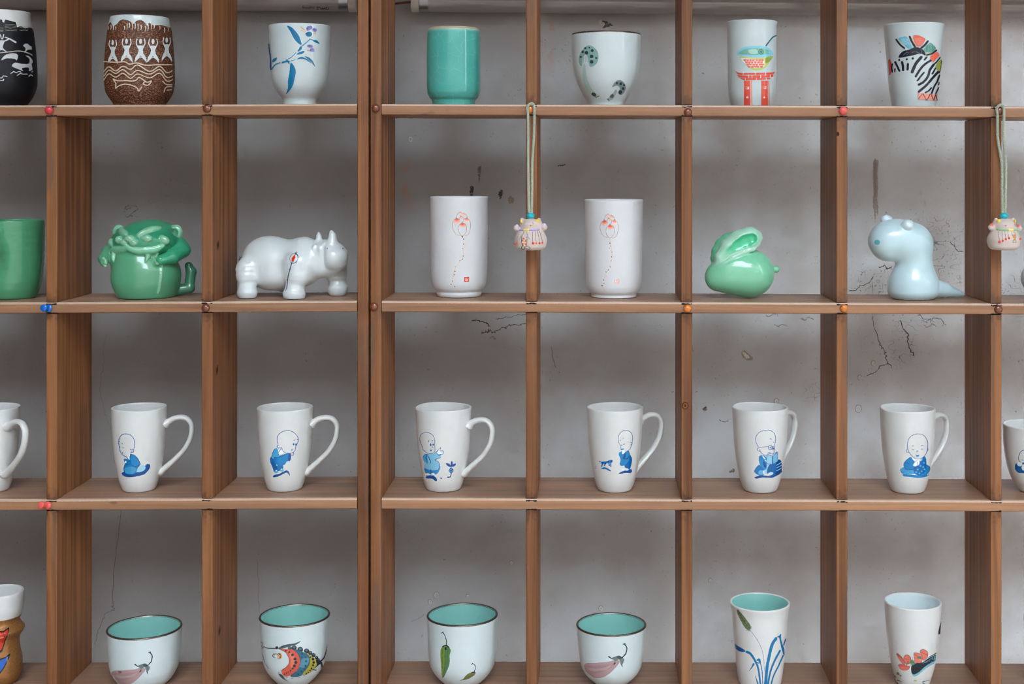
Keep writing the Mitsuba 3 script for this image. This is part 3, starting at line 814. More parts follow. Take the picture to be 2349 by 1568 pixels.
t = make_cup('tea_cup', 'straight turquoise celadon cup with crackled glaze', cup, 'mat_crackle', 'mat_crackle', 'mat_brown_lip')

# mushroom cup
cup = Cup(1240, 0, 5.228, 788, [(418, 412), (440, 414), (550, 414), (700, 410), (800, 402), (900, 384), (1000, 352), (1100, 302), (1180, 255), (1245, 220), (1275, 212)], 0.06, 1)
t = make_cup('tea_cup', 'round white cup painted with two grey spotted mushrooms', cup, 'mat_pale_blue_white', None, 'mat_rim')
b = cup.brush()
M1, M2 = (128, 166, 160), (46, 60, 66)
b.fill(M1, [(494, 796), (466, 765), (458, 705), (474, 645), (518, 582), (572, 545), (632, 562), (680, 612), (695, 684), (678, 752), (640, 790), (594, 796), (576, 742), (566, 690), (540, 652), (512, 690), (502, 742)])
b.lines((150, 168, 166), 5, [[(520, 690), (512, 745)], [(540, 670), (540, 740)], [(556, 690), (562, 742)]])
b.dots(M2, [(537, 578, 13), (585, 572, 9), (620, 606, 17), (508, 622, 15), (552, 632, 21), (484, 683, 12), (613, 676, 21), (613, 742, 21)]).dots((84, 66, 66), [(668, 695, 13)])
b.fill((166, 194, 186), [(522, 762), (542, 800), (548, 870), (566, 960), (608, 1050), (684, 1140), (660, 1172), (610, 1140), (550, 1070), (514, 960), (508, 860)])
b.oval((66, 74, 70), 640, 1130, 30, 20, 35).lines((84, 92, 90), 7, [[(655, 1155), (672, 1172)], [(675, 1160), (706, 1148)]])
b.fill((112, 134, 132), [(860, 1042), (878, 1000), (905, 972), (945, 958), (992, 982), (1020, 1040), (1006, 1100), (962, 1138), (932, 1112), (950, 1062), (930, 1028), (896, 1028)])
b.dots(M2, [(915, 995, 14), (960, 1003, 17), (1000, 1020, 12), (988, 1060, 17), (955, 1103, 23)])
b.fill((150, 168, 162), [(900, 1072), (916, 1096), (886, 1160), (858, 1192), (812, 1198), (826, 1154), (870, 1110)]).oval((84, 90, 86), 855, 1150, 26, 20, -45).lines((84, 92, 90), 6, [[(795, 1185), (822, 1208)], [(806, 1180), (815, 1195)]])
paint('painted_mushroom', b, cup.surface, t, label='grey-green spotted mushrooms')

# soup-bowl cup
cup = Cup(1600, 0, 5.228, 652, [(272, 306), (292, 300), (330, 296), (500, 294), (900, 292), (1050, 288), (1130, 282), (1200, 268), (1255, 250), (1300, 240)], 0.06, 1)
t = make_cup('tea_cup', 'tall white cup painted with a soup bowl on a red gate-like stand', cup, 'mat_pale_blue_white')
b = cup.brush()
RED, RL = (224, 84, 66), (234, 128, 108)
b.fill((132, 204, 224), [(474, 645), (500, 600), (560, 566), (640, 552), (720, 550), (800, 556), (866, 585), (906, 640), (888, 668), (800, 684), (690, 684), (560, 672), (490, 664)])
b.fill((122, 180, 162), [(500, 638), (545, 598), (620, 580), (720, 574), (810, 584), (858, 606), (880, 636), (850, 650), (760, 656), (660, 660), (555, 654)]).fill((166, 208, 196), [(610, 600), (700, 590), (720, 640), (640, 645)])
b.oval((66, 134, 118), 760, 620, 30, 33).ring((132, 186, 166), 7, 762, 620, 16, 20)
b.line((46, 112, 128), 15, [(820, 548), (850, 508), (890, 458), (920, 436), (950, 424)])
b.fill((186, 200, 118), [(508, 680), (600, 688), (700, 692), (820, 686), (902, 674), (872, 730), (824, 800), (765, 838), (690, 846), (622, 815), (560, 752)]).fill((148, 164, 72), [(822, 690), (898, 676), (872, 726), (812, 760)])
b.fill((232, 240, 240), [(518, 696), (650, 706), (798, 710), (794, 800), (690, 818), (590, 775), (545, 740)], False)
rnd = np.random.default_rng(5)
for j, y in enumerate((722, 748, 774, 800)):
    for i in range(8):
        x = 530 + 36 * i + (18 if j % 2 else 0) + rnd.uniform(-4, 4)
        if x < 545 + (y - 715) * 0.95 - 12 or x > 788: continue
        b.fill((230, 116, 98), [(x - 16, y - 9), (x + 14, y - 10), (x + 12, y + 8), (x - 8, y + 11)])
b.fill(RED, [(462, 848), (486, 868), (545, 876), (700, 874), (840, 870), (890, 868), (921, 860), (900, 890), (840, 894), (690, 896), (545, 894), (488, 888)])
b.fill(RED, [(480, 900), (600, 908), (905, 898), (896, 922), (760, 932), (600, 934), (500, 926)], False).fill(RED, [(512, 938), (880, 934), (860, 950), (760, 956), (560, 960)], False)
b.lines((226, 236, 238), 7, [[(550, 866), (552, 900)], [(692, 866), (690, 900)], [(815, 866), (815, 900)], [(615, 900), (615, 936)], [(655, 900), (655, 936)], [(755, 898), (755, 934)], [(866, 896), (866, 930)], [(575, 936), (575, 964)], [(705, 936), (705, 964)], [(820, 932), (820, 960)]], False)
for x0, x1 in ((560, 634), (764, 838)):
    b.fill(RED, [(x0, 968), (x1, 968), (x1 + 2, 1300), (x0, 1300)], False).fill(RL, [(x0, 968), (x1, 968), (x1, 1080), (x0, 1080)], False)
    b.lines(RL, 9, [[(x1 + 14, 972), (x1 + 20, 1300)]], False)
b.dots((230, 238, 240), [(600, 1052, 20), (600, 1162, 15), (805, 1045, 20), (797, 1162, 14)])
paint('painted_bowl', b, cup.surface, t, label='green and blue bowl with spoon on red legs')

# zebra cup
cup = Cup(1960, 0, 5.226, 713, [(310, 372), (330, 368), (520, 350), (740, 330), (900, 317), (1050, 302), (1180, 282), (1265, 266), (1310, 258)], 0.06, 1)
t = make_cup('tea_cup', 'white cup painted with a zebra that has a colourful mane', cup, 'mat_pale_blue_white')
b = cup.brush()
K, CO = (34, 36, 52), (226, 106, 88)
b.oval((206, 72, 50), 420, 806, 27, 97)
for w, p in ((18, [(455, 768), (448, 810), (456, 862)]), (24, [(490, 745), (512, 790), (540, 848)]), (16, [(488, 825), (486, 858)]), (28, [(572, 745), (582, 790), (584, 838)]), (26, [(642, 768), (638, 832)]),
             (36, [(798, 688), (745, 750), (718, 800), (692, 862)]), (26, [(918, 722), (850, 765), (792, 825), (735, 915)]), (20, [(832, 870), (792, 918), (755, 965)]), (28, [(945, 778), (902, 840), (880, 915), (830, 980), (772, 1014)]),
             (28, [(1000, 862), (930, 940), (862, 1020), (772, 1098)]), (20, [(1016, 905), (988, 980), (952, 1040), (922, 1120)]), (14, [(1012, 990), (1004, 1015)]), (18, [(918, 1054), (890, 1085), (850, 1108)]), (16, [(1004, 1052), (972, 1120)]),
             (18, [(968, 818), (932, 882)]), (20, [(864, 686), (838, 714)])):
    b.line(K, w, p)
b.dots(K, [(540, 718, 12), (630, 710, 12), (700, 700, 14)])
b.fill(K, [(538, 690), (545, 655), (590, 612), (650, 598), (700, 574), (752, 566), (812, 590), (850, 640), (842, 662), (790, 642), (700, 664), (610, 680)])
b.lines((110, 150, 150), 4, [[(590, 660), (620, 632), (660, 630), (630, 660)], [(690, 630), (730, 618), (780, 640)], [(795, 590), (802, 640)]])
b.fill((110, 186, 208), [(530, 462), (580, 442), (626, 440), (660, 500), (692, 572), (655, 580), (620, 560), (575, 510)]).lines((200, 228, 234), 3, [[(560 + 14 * i, 462), (590 + 14 * i, 540)] for i in range(6)])
b.fill(CO, [(704, 436), (760, 424), (815, 445), (850, 470), (826, 515), (796, 550), (760, 556), (728, 520)]).lines((240, 180, 166), 3, [[(715 + 5 * i, 455 + 14 * i), (830 - 4 * i, 470 + 14 * i)] for i in range(6)])
b.fill((96, 160, 144), [(900, 514), (945, 545), (972, 584), (925, 626), (850, 620), (832, 585)]).lines((40, 60, 70), 4, [[(858 + 18 * i, 545), (860 + 18 * i, 612)] for i in range(5)])
b.fill(CO, [(980, 618), (1012, 662), (975, 705), (940, 742), (905, 690), (930, 655)]).fill((148, 160, 76), [(1030, 710), (1042, 770), (1010, 852), (968, 792)])
b.lines((222, 214, 160), 5, [[(690, 450), (730, 540)], [(915, 625), (850, 640)], [(985, 615), (900, 668)]])
for w, p in ((18, [(506, 474), (552, 535), (602, 577)]), (22, [(664, 440), (690, 500), (726, 560)]), (22, [(876, 494), (840, 540), (800, 574)]), (18, [(978, 602), (930, 640), (864, 660)]), (16, [(1018, 690), (990, 730), (954, 766)]), (12, [(1038, 732), (1030, 800), (1014, 872)])):
    b.line(K, w, p)
b.fill((240, 160, 140), [(762, 1112), (984, 1128), (980, 1202), (764, 1190)], False)
b.lines(K, 11, [[(808, 1124), (766, 1184)], [(822, 1126), (856, 1196)], [(902, 1130), (866, 1196)], [(916, 1130), (942, 1198)], [(966, 1134), (946, 1198)], [(970, 1138), (985, 1200)]], False)
paint('painted_zebra', b, cup.surface, t, label='black striped zebra with coral, blue and green mane')
# ------------------------------------------------------------------ second row: green mug at the left edge and the two lotus cups
glaze('mat_green', (78, 148, 108), rough=0.07, spec=0.6)
cup = Cup(0, 440, 4.894, 140, [(326, 364), (345, 366), (560, 366), (760, 362), (900, 350), (1000, 338), (1100, 310), (1160, 282), (1192, 262), (1215, 250)], 0.060, 2, wall=0.0035)
t = thing('mug', 'large dented green celadon mug cut by the left edge', 'mug')
def dent(v):
    d = np.exp(-(((v[:, 0] + 0.012) / 0.016)**2 + ((v[:, 2] - 0.55 * cup.H) / 0.020)**2)) * (v[:, 1] < 0)
    v[:, 1] += 0.012 * d
    v[:, :2] *= (1 + 0.004 * np.sin(v[:, 2] * 620))[:, None] ** (np.hypot(v[:, 0], v[:, 1]) > 0.02)[:, None]
    return v
obj('body', cup.place(revolve(cup.outer() + cup.lip() + cup.inner(), 200, dent)), 'mat_green', t, smooth=50)

LS1 = [(160, 328), (180, 326), (400, 324), (700, 321), (1000, 314), (1110, 306), (1150, 294), (1180, 280), (1198, 262), (1208, 252), (1216, 251), (1226, 256), (1250, 248), (1300, 228)]
def lotus(b, dx=0, dy=0):
    P, P2 = (238, 150, 132), (226, 104, 84)
    OUT = (176, 128, 112)
    b.oval((240, 190, 176), 530, 425, 34, 30).oval(P, 528, 415, 27, 20).oval(P2, 526, 408, 17, 11)
    b.oval((242, 206, 194), 642, 418, 30, 28).oval(P, 640, 406, 20, 14)
    b.oval((240, 180, 164), 598, 470, 36, 24).oval(P, 594, 464, 28, 17).oval(P2, 590, 458, 18, 11)
    b.oval((240, 196, 182), 572, 340, 14, 20).oval((240, 186, 170), 612, 352, 20, 16).oval((240, 190, 176), 578, 384, 22, 14)
    b.lines(OUT, 3.5, [[(525, 392), (492, 422), (480, 480), (496, 540), (524, 572), (556, 586)], [(525, 392), (556, 404), (568, 430)], [(590, 440), (556, 470), (544, 520), (560, 565), (590, 590), (622, 566), (640, 520), (628, 470), (590, 440)],
                       [(640, 390), (672, 420), (684, 470), (672, 540), (650, 580), (618, 592)], [(640, 390), (612, 404), (600, 432)], [(527, 385), (538, 345), (566, 326), (596, 345)], [(606, 342), (634, 356), (644, 385)], [(574, 370), (556, 392)], [(574, 370), (604, 388), (606, 404)]])
    b.lines((196, 206, 160), 4, [[(500, 545), (530, 575), (575, 588)]])
    b.dots((120, 70, 60), [(525, 389, 5), (640, 388, 5), (567, 325, 4), (608, 338, 4), (590, 438, 4), (574, 369, 4)])
TAN, DK = (222, 202, 178), (84, 56, 52)
cup = Cup(940, 420, 4.9, 555, LS1, 0.068, 2)
t = make_cup('lotus_cup', 'white cup with a pink lotus bud and a solid red seal, left of the bell', cup, 'mat_white_matt', group='white lotus bud cups')
b = cup.brush()
lotus(b)
b.line(TAN, 6, [(592, 590), (606, 640), (606, 740), (600, 820), (562, 880), (512, 955), (486, 1050), (490, 1130), (525, 1185), (562, 1220)])
b.dots(DK, [(590, 602, 8), (606, 628, 6), (606, 683, 5), (593, 733, 5), (600, 818, 5), (591, 853, 6), (563, 870, 5), (516, 936, 4), (510, 989, 6), (501, 1026, 5), (487, 1045, 3), (482, 1100, 5), (466, 1134, 5), (505, 1157, 5)])
paint('painted_lotus', b, cup.surface, t, label='pink lotus bud on a thin stem')
b = cup.brush()
b.fill((214, 62, 46), [(612, 1054), (666, 1052), (668, 1106), (612, 1109)], False)
b.lines((240, 210, 202), 5, [[(622, 1066), (632, 1072)], [(645, 1064), (656, 1068), (657, 1080)], [(626, 1082), (640, 1074), (655, 1090), (640, 1097), (628, 1094), (626, 1084)], [(636, 1085), (646, 1087)]], False)
paint('seal', b, cup.surface, t, label='red square seal')

cup = Cup(1300, 430, 5.409, 583, [(a * 1.104 - 17, h * 1.104) for a, h in LS1], 0.068, 2)
t = make_cup('lotus_cup', 'white cup with a pink lotus bud and a faint pink seal, right of the bell', cup, 'mat_white_matt', group='white lotus bud cups')
b = Brush(1300, 430, 5.409, dx=540 - 592 * 1.104, dy=540 - 515 * 1.104, k=1.104)
lotus(b)
c = cup.brush()
c.line(TAN, 7, [(534, 630), (548, 700), (562, 800), (556, 910), (520, 1010), (474, 1095), (446, 1190), (458, 1255), (490, 1306)])
c.dots(DK, [(536, 690, 7), (545, 725, 5), (533, 752, 4), (562, 800, 5), (558, 858, 6), (552, 910, 5), (540, 985, 6), (516, 1021, 6), (488, 1045, 6), (488, 1096, 3), (459, 1146, 6), (463, 1190, 6), (440, 1217, 8)])
b.layers = c.layers + b.layers
paint('painted_lotus', b, cup.surface, t, label='pink lotus bud on a thin stem')
b = cup.brush()
b.lines((238, 150, 140), 6, [[(596, 1142), (652, 1138), (650, 1194)], [(598, 1150), (594, 1192)], [(612, 1160), (628, 1152), (640, 1165)], [(610, 1178), (640, 1176), (638, 1192), (614, 1190)]], False)
paint('seal', b, cup.surface, t, label='faint pink square seal')

# ------------------------------------------------------------------ third row: monk mugs
MS = [(192, 361), (210, 360), (300, 356), (500, 347), (700, 332), (850, 312), (1000, 286), (1100, 263), (1180, 237), (1235, 213), (1275, 190)]
HANDLE = [(868, 405), (905, 372), (965, 338), (1050, 322), (1130, 342), (1180, 405), (1190, 490), (1165, 610), (1090, 745), (985, 855), (885, 945), (806, 1030)]
def make_mug(label, ox, oy, s, cx, rot, ripple=0.0006, ph=0.0, dv=0.0, row=3):
    q = s / 5.6
    cup = Cup(ox, oy, s, cx, [((a + dv) * q, h * q) for a, h in MS], 0.052, row)
    t = thing('monk_mug', label, 'mug', 'white monk mugs on the third shelf')
    obj('body', cup.place(revolve(cup.outer() + cup.lip() + cup.inner(), ripple=cup.ripple(ripple, ph))), 'mat_white', t, smooth=50)
    h = np.array(HANDLE, float)
    rx = (h[:, 0] - 525) / 5.6 * cup.k
    z = (VC - (900 + (h[:, 1] + dv) / 5.6)) * cup.k - cup.zb
    rx[0] = min(rx[0], float(cup.R(z[0])) - 0.0006); rx[-1] = float(cup.R(z[-1])) - 0.0006
    p = spline(np.c_[rx, np.zeros(len(rx)), z], 6)
    w = np.interp(np.linspace(0, 1, len(p)), [0, 0.1, 0.25, 0.5, 0.8, 0.95, 1], [0.0062, 0.0040, 0.0034, 0.0032, 0.0034, 0.0040, 0.0050])
    m = tube(p, w, 18, flat=1.45)
    m.apply_transform(trimesh.transformations.rotation_matrix(math.radians(rot), (0, 0, 1)))
    obj('handle', cup.place(m), 'mat_white', t, smooth=50)
    return t, cup

t, cup = make_mug('white mug at the left edge of the third shelf, showing no picture', 0, 900, 4.894, -80, -32, 0.0004, 1.0)

t, cup = make_mug('white mug with a blue monk sitting sideways on a cushion', 0, 900, 4.894, 1562, 4, 0.0009, 0.6)
b = cup.brush()
b.fill(DEEP, [(1366, 908), (1400, 886), (1440, 912), (1520, 898), (1570, 872), (1622, 830), (1648, 802), (1682, 808), (1678, 852), (1640, 898), (1600, 924), (1480, 948), (1400, 940)])
b.fill((150, 200, 222), [(1528, 888), (1560, 845), (1600, 812), (1632, 832), (1625, 866), (1580, 890)])
b.fill(MID, [(1465, 688), (1512, 705), (1550, 745), (1576, 802), (1545, 850), (1530, 890), (1500, 914), (1440, 916), (1398, 895), (1388, 850), (1402, 800), (1394, 748), (1412, 742), (1440, 748), (1458, 722)])
b.fill((60, 150, 196), [(1400, 850), (1470, 830), (1530, 850), (1500, 905), (1440, 910), (1402, 892)])
b.lines(DEEP, 6, [[(1465, 690), (1458, 750), (1474, 806), (1522, 832), (1576, 802)], [(1465, 690), (1512, 705), (1550, 745), (1576, 802)], [(1394, 750), (1404, 800), (1390, 850), (1400, 895)], [(1440, 770), (1420, 810), (1450, 800)]])
b.oval((226, 234, 236), 1411, 778, 10, 12).line((228, 234, 236), 10, [(1422, 716), (1440, 728), (1456, 745)])
b.lines(BLUE, 6.5, [[(1342, 612), (1334, 545), (1350, 495), (1382, 468), (1420, 463), (1466, 476), (1500, 515), (1513, 572), (1504, 625)], [(1342, 612), (1350, 655), (1372, 692), (1402, 713), (1424, 715)], [(1463, 642), (1488, 632), (1503, 650), (1492, 672), (1466, 670)], [(1475, 655), (1490, 655)], [(1412, 716), (1440, 742)]])
b.lines(DEEP, 5, [[(1366, 568), (1382, 577)], [(1376, 613), (1392, 618)], [(1377, 668), (1379, 684)]]).dots(BLUE, [(1342, 548, 6), (1346, 610, 6)])
paint('painted_monk', b, cup.surface, t, label='blue monk seated on a cushion')

t, cup = make_mug('white mug with a blue monk bending forward, left of the central posts', 560, 900, 5.6, 525, 2, 0.0003, 2.0)
b = cup.brush()
b.fill(DEEP, [(368, 1074), (400, 1052), (440, 1046), (500, 1016), (545, 998), (576, 1020), (588, 1062), (572, 1050), (548, 1026), (500, 1046), (440, 1076), (385, 1087)])
b.fill((28, 98, 164), [(334, 850), (350, 826), (376, 850), (410, 915), (424, 1000), (388, 1022), (366, 960), (340, 900)]).fill((28, 108, 170), [(428, 930), (495, 928), (496, 986), (430, 1004)])
b.fill(MID, [(378, 830), (450, 812), (540, 784), (590, 790), (602, 830), (590, 872), (546, 886), (520, 925), (450, 936), (400, 905)])
b.fill((70, 160, 204), [(394, 720), (425, 718), (448, 780), (440, 828), (356, 826), (370, 770)]).oval(DEEP, 583, 830, 19, 50, 5).oval((86, 170, 208), 415, 1016, 25, 18).oval((86, 170, 208), 485, 996, 25, 18)
b.fill((226, 234, 236), [(444, 735), (486, 745), (510, 770), (460, 790), (440, 770)])
b.lines(BLUE, 6.5, [[(438, 660), (425, 600), (440, 542), (495, 500), (575, 487), (640, 514), (684, 565), (695, 612), (680, 655), (662, 690), (656, 732), (632, 765), (590, 778), (540, 775), (500, 755)], [(440, 672), (424, 690), (436, 712), (456, 706)], [(462, 712), (482, 708), (490, 735)], [(440, 770), (470, 728)], [(380, 830), (440, 828), (520, 795)], [(394, 722), (370, 770), (358, 824)], [(600, 800), (626, 806), (638, 782), (620, 768)]])
b.lines(DEEP, 6, [[(634, 614), (650, 604)], [(678, 600), (692, 602)], [(610, 742), (612, 730), (622, 736)], [(420, 940), (424, 1000)]]).oval(DEEP, 635, 661, 10, 15).oval(DEEP, 665, 666, 9, 16).dots((226, 234, 236), [(416, 1000, 8), (484, 982, 8)])
paint('painted_monk', b, cup.surface, t, label='blue monk bending forward')

t, cup = make_mug('white mug with a blue monk pointing at a sprouting plant', 920, 900, 5.6, 547, -16, 0.0009, 3.4)
b = cup.brush()
b.fill(DEEP, [(318, 1082), (380, 1060), (440, 1084), (462, 1116), (445, 1136), (400, 1106), (336, 1102)])
b.fill((48, 136, 190), [(304, 955), (400, 985), (496, 935), (498, 985), (462, 1042), (400, 1052), (320, 1038)])
b.fill(PALE, [(326, 790), (430, 780), (470, 742), (512, 800), (506, 838), (440, 862), (480, 890), (496, 940), (480, 990), (400, 1002), (310, 975), (300, 900), (290, 870), (282, 830), (300, 795)])
b.fill((66, 154, 200), [(284, 832), (308, 795), (342, 815), (334, 880), (304, 888)]).oval((226, 234, 236), 340, 1050, 30, 16).oval((226, 234, 236), 410, 1048, 26, 16)
b.fill((226, 234, 236), [(462, 762), (488, 722), (512, 706), (502, 742), (540, 746), (540, 786), (492, 792)])
b.lines(BLUE, 5.5, [[(280, 700), (250, 640), (243, 585), (260, 535), (315, 511), (375, 522), (415, 556), (434, 610), (432, 665), (438, 715), (430, 760), (388, 783), (332, 772), (296, 740)], [(280, 698), (276, 718), (290, 736)], [(284, 832), (304, 795), (332, 790)], [(430, 780), (470, 744)], [(506, 838), (440, 862), (480, 888), (496, 938), (480, 992)], [(310, 975), (400, 1002), (480, 990)],
                     [(462, 762), (488, 722), (512, 706), (500, 745), (540, 746), (540, 786), (492, 792)], [(512, 760), (538, 762)], [(466, 790), (486, 806), (510, 800)], [(322, 1060), (360, 1062)], [(392, 1050), (426, 1066)]])
b.lines(DEEP, 8, [[(342, 795), (320, 832), (338, 870), (334, 905)], [(354, 815), (366, 850), (380, 880), (374, 906)], [(384, 985), (386, 1040)], [(440, 862), (460, 850)]])
b.lines(DEEP, 6, [[(360, 612), (354, 634)], [(398, 610), (410, 622)], [(398, 698), (414, 704)]]).oval(DEEP, 383, 669, 10, 17).oval(DEEP, 414, 667, 9, 13).fill(MID, [(374, 728), (386, 734), (398, 728), (392, 750), (378, 748)])
paint('painted_monk', b, cup.surface, t, label='blue monk pointing')
b = cup.brush()
b.fill(DEEP, [(576, 912), (604, 908), (634, 930), (636, 952), (604, 945)]).fill(DEEP, [(652, 878), (664, 905), (656, 948), (640, 938), (638, 905)]).fill(DEEP, [(704, 912), (690, 940), (660, 952), (662, 928), (680, 914)])
b.line(DEEP, 11, [(642, 950), (642, 1000), (640, 1060), (628, 1084)]).oval(DEEP, 643, 1000, 30, 32).ring(PALE, 6, 640, 1002, 16, 18).fill(DEEP, [(586, 1084), (608, 1078), (630, 1084), (612, 1094)]).fill(DEEP, [(498, 1086), (514, 1094), (528, 1088), (520, 1108), (508, 1104)])
paint('painted_plant', b, cup.surface, t, label='blue sprouting plant')

t, cup = make_mug('white mug with a blue monk facing a small blue dog', 1310, 900, 5.6, 563, 24, 0.0003, 0.0)
b = cup.brush()
b.fill(DEEP, [(612, 1036), (660, 1010), (740, 988), (776, 984), (772, 1030), (700, 1030), (640, 1042)])
b.fill((18, 92, 158), [(735, 785), (776, 828), (782, 880), (762, 960), (745, 985), (700, 968), (688, 935), (730, 880)])
b.fill(MID, [(614, 775), (650, 755), (690, 768), (735, 740), (752, 790), (746, 860), (700, 925), (650, 940), (624, 920), (636, 860), (616, 810)])
b.fill(DEEP, [(664, 845), (690, 780), (706, 800), (692, 850)]).fill(DEEP, [(690, 852), (722, 836), (740, 812), (734, 846), (710, 858)]).oval((210, 226, 232), 665, 986, 25, 16).oval((210, 226, 232), 710, 986, 28, 17)
b.fill((226, 234, 236), [(646, 738), (672, 740), (692, 762), (662, 790), (650, 775)]).fill(MID, [(640, 722), (660, 716), (680, 722), (662, 734), (644, 738)])
b.lines(BLUE, 5, [[(638, 728), (638, 690), (612, 640), (606, 590), (622, 530), (660, 495), (700, 483), (755, 502), (784, 550), (788, 605), (778, 660), (760, 715), (740, 735)], [(762, 640), (782, 640), (780, 666), (762, 672)], [(650, 745), (652, 775)], [(735, 742), (752, 790), (742, 850)], [(690, 768), (735, 742)], [(690, 940), (706, 965)]])
b.lines(DEEP, 6, [[(668, 585), (672, 590)], [(628, 618), (636, 614)], [(640, 672), (655, 680)], [(668, 664), (690, 658)]])
paint('painted_monk', b, cup.surface, t, label='blue monk with raised hands')
b = cup.brush()
b.line(MID, 30, [(398, 902), (440, 898), (470, 892)]).oval(MID, 502, 886, 30, 22).lines(BLUE, 15, [[(408, 905), (394, 945)], [(440, 905), (432, 935)], [(508, 905), (512, 948)], [(485, 905), (492, 935)]]).line(BLUE, 8, [(364, 882), (396, 892)]).dots(DEEP, [(480, 885, 12), (520, 876, 14), (410, 896, 12), (446, 906, 9)])
b.fill((30, 110, 170), [(390, 972), (420, 958), (450, 962), (480, 976), (512, 1000), (505, 1010), (470, 996), (440, 980), (415, 984)]).lines(BLUE, 5, [[(314, 946), (326, 944)], [(312, 974), (330, 966)]])
paint('painted_dog', b, cup.surface, t, label='small blue dog')

t, cup = make_mug('white mug with a blue monk in glasses reading a book', 1650, 900, 5.6, 525, 40, 0.0009, 3.6)
b = cup.brush()
b.fill(DEEP, [(456, 1086), (540, 1062), (640, 1072), (690, 1066), (802, 1008), (785, 1040), (692, 1088), (640, 1092), (550, 1090), (480, 1104)])
b.fill((20, 70, 132), [(738, 880), (770, 858), (796, 890), (802, 1000), (790, 1022), (720, 1052), (724, 900)]).lines((150, 200, 222), 9, [[(735, 932), (794, 896)], [(735, 968), (798, 932)], [(735, 1004), (800, 968)]], False)
b.fill((34, 116, 178), [(460, 980), (510, 928), (562, 968), (592, 1000), (560, 1062), (500, 1056), (452, 1020)]).oval((104, 172, 210), 535, 1025, 34, 30).oval((200, 220, 230), 572, 1020, 14, 24)
b.fill((150, 196, 220), [(600, 936), (645, 926), (622, 1000), (598, 1044), (580, 1000)]).fill((28, 96, 162), [(642, 928), (720, 912), (732, 990), (702, 1062), (640, 1064), (612, 1012)]).oval((196, 218, 230), 656, 1040, 36, 20, -15)
b.fill((44, 132, 188), [(514, 815), (560, 804), (600, 830), (612, 920), (600, 982), (560, 968), (522, 920), (508, 860)]).fill(DEEP, [(560, 880), (590, 900), (600, 960), (575, 950)])
b.fill((136, 190, 216), [(610, 796), (680, 812), (688, 918), (604, 910)], False).fill((110, 176, 208), [(686, 812), (748, 762), (748, 880), (690, 918)], False)
b.lines(BLUE, 5.5, [[(610, 796), (680, 812), (688, 918), (604, 910), (610, 796)], [(686, 812), (748, 762), (748, 880), (690, 918)], [(684, 812), (690, 920)]], False).line(DEEP, 12, [(683, 830), (682, 915)])
b.lines(BLUE, 5, [[(500, 690), (478, 650), (466, 600), (480, 550), (522, 505), (580, 484), (650, 484), (700, 518), (722, 575), (716, 640), (700, 690)], [(520, 730), (540, 772), (580, 800), (612, 800)], [(508, 705), (490, 722), (500, 748), (526, 750)], [(515, 706), (570, 696), (628, 690)], [(648, 598), (656, 585), (668, 598)], [(622, 778), (640, 768), (656, 774)], [(700, 720), (702, 760), (688, 790)], [(520, 815), (560, 860), (580, 920)], [(624, 792), (660, 780), (690, 790), (740, 756)]])
b.ring(BLUE, 7, 652, 704, 24, 28).ring(BLUE, 6, 692, 712, 17, 24).dots(DEEP, [(652, 706, 8), (694, 714, 8), (696, 636, 5)]).lines((226, 234, 236), 12, [[(560, 815), (585, 850)], [(590, 870), (610, 878)]])
paint('painted_monk', b, cup.surface, t, label='blue monk with glasses and an open book')

t, cup = make_mug('white mug with a smiling blue monk sitting cross-legged, at the right of the third shelf', 1980, 900, 5.6, 571, 28, 0.0010, 3.0, dv=12)
b = cup.brush()
b.fill((26, 128, 190), [(512, 1048), (600, 1050), (690, 1060), (780, 1048), (842, 1028), (832, 1070), (762, 1090), (680, 1093), (590, 1080), (524, 1076)])
b.fill((60, 152, 202), [(482, 982), (520, 958), (570, 985), (640, 990), (662, 1042), (520, 1042), (488, 1014)]).fill((36, 132, 190), [(805, 925), (850, 948), (850, 1000), (820, 1040), (760, 1052), (800, 1000)])
b.fill(MID, [(616, 828), (662, 890), (662, 982), (560, 987), (524, 950), (522, 905), (560, 858)])
b.fill((24, 100, 166), [(718, 892), (782, 822), (806, 850), (812, 940), (800, 1000), (752, 1050), (690, 1056), (654, 1022), (650, 960), (702, 920)])
for x, y in ((745, 865), (780, 900), (770, 955), (735, 940), (700, 985), (750, 1010), (785, 985), (680, 1020), (720, 1035)): b.fill((84, 164, 208), [(x - 13, y - 8), (x + 8, y - 13), (x + 13, y + 8), (x - 9, y + 12)], False)
b.fill((226, 234, 236), [(640, 930), (664, 895), (700, 872), (722, 890), (712, 925), (668, 945)]).fill((226, 234, 236), [(616, 826), (660, 848), (740, 850), (772, 824), (730, 880), (665, 885)])
b.lines(BLUE, 5, [[(590, 765), (570, 700), (574, 630), (600, 575), (648, 540), (710, 530), (770, 545), (812, 595), (829, 660), (822, 730), (805, 782), (770, 826), (720, 850), (670, 846), (622, 806), (590, 765)], [(572, 722), (556, 735), (560, 762), (584, 770)], [(828, 712), (832, 735), (816, 752)], [(616, 828), (650, 880), (690, 870)], [(770, 826), (720, 880)], [(690, 940), (700, 890)],
                   [(628, 688), (640, 680), (654, 686)], [(744, 682), (756, 675), (772, 682)], [(630, 724), (642, 732), (655, 724)], [(740, 718), (752, 728), (766, 718)], [(688, 766), (690, 748), (700, 746), (706, 756)], [(524, 950), (560, 987), (662, 982)], [(482, 982), (488, 1014), (520, 1042)], [(530, 905), (560, 900), (600, 920)], [(850, 948), (850, 1000), (810, 1045)]])
b.fill(MID, [(672, 796), (695, 803), (722, 795), (712, 815), (690, 820)])
paint('painted_monk', b, cup.surface, t, label='smiling blue monk with joined hands')

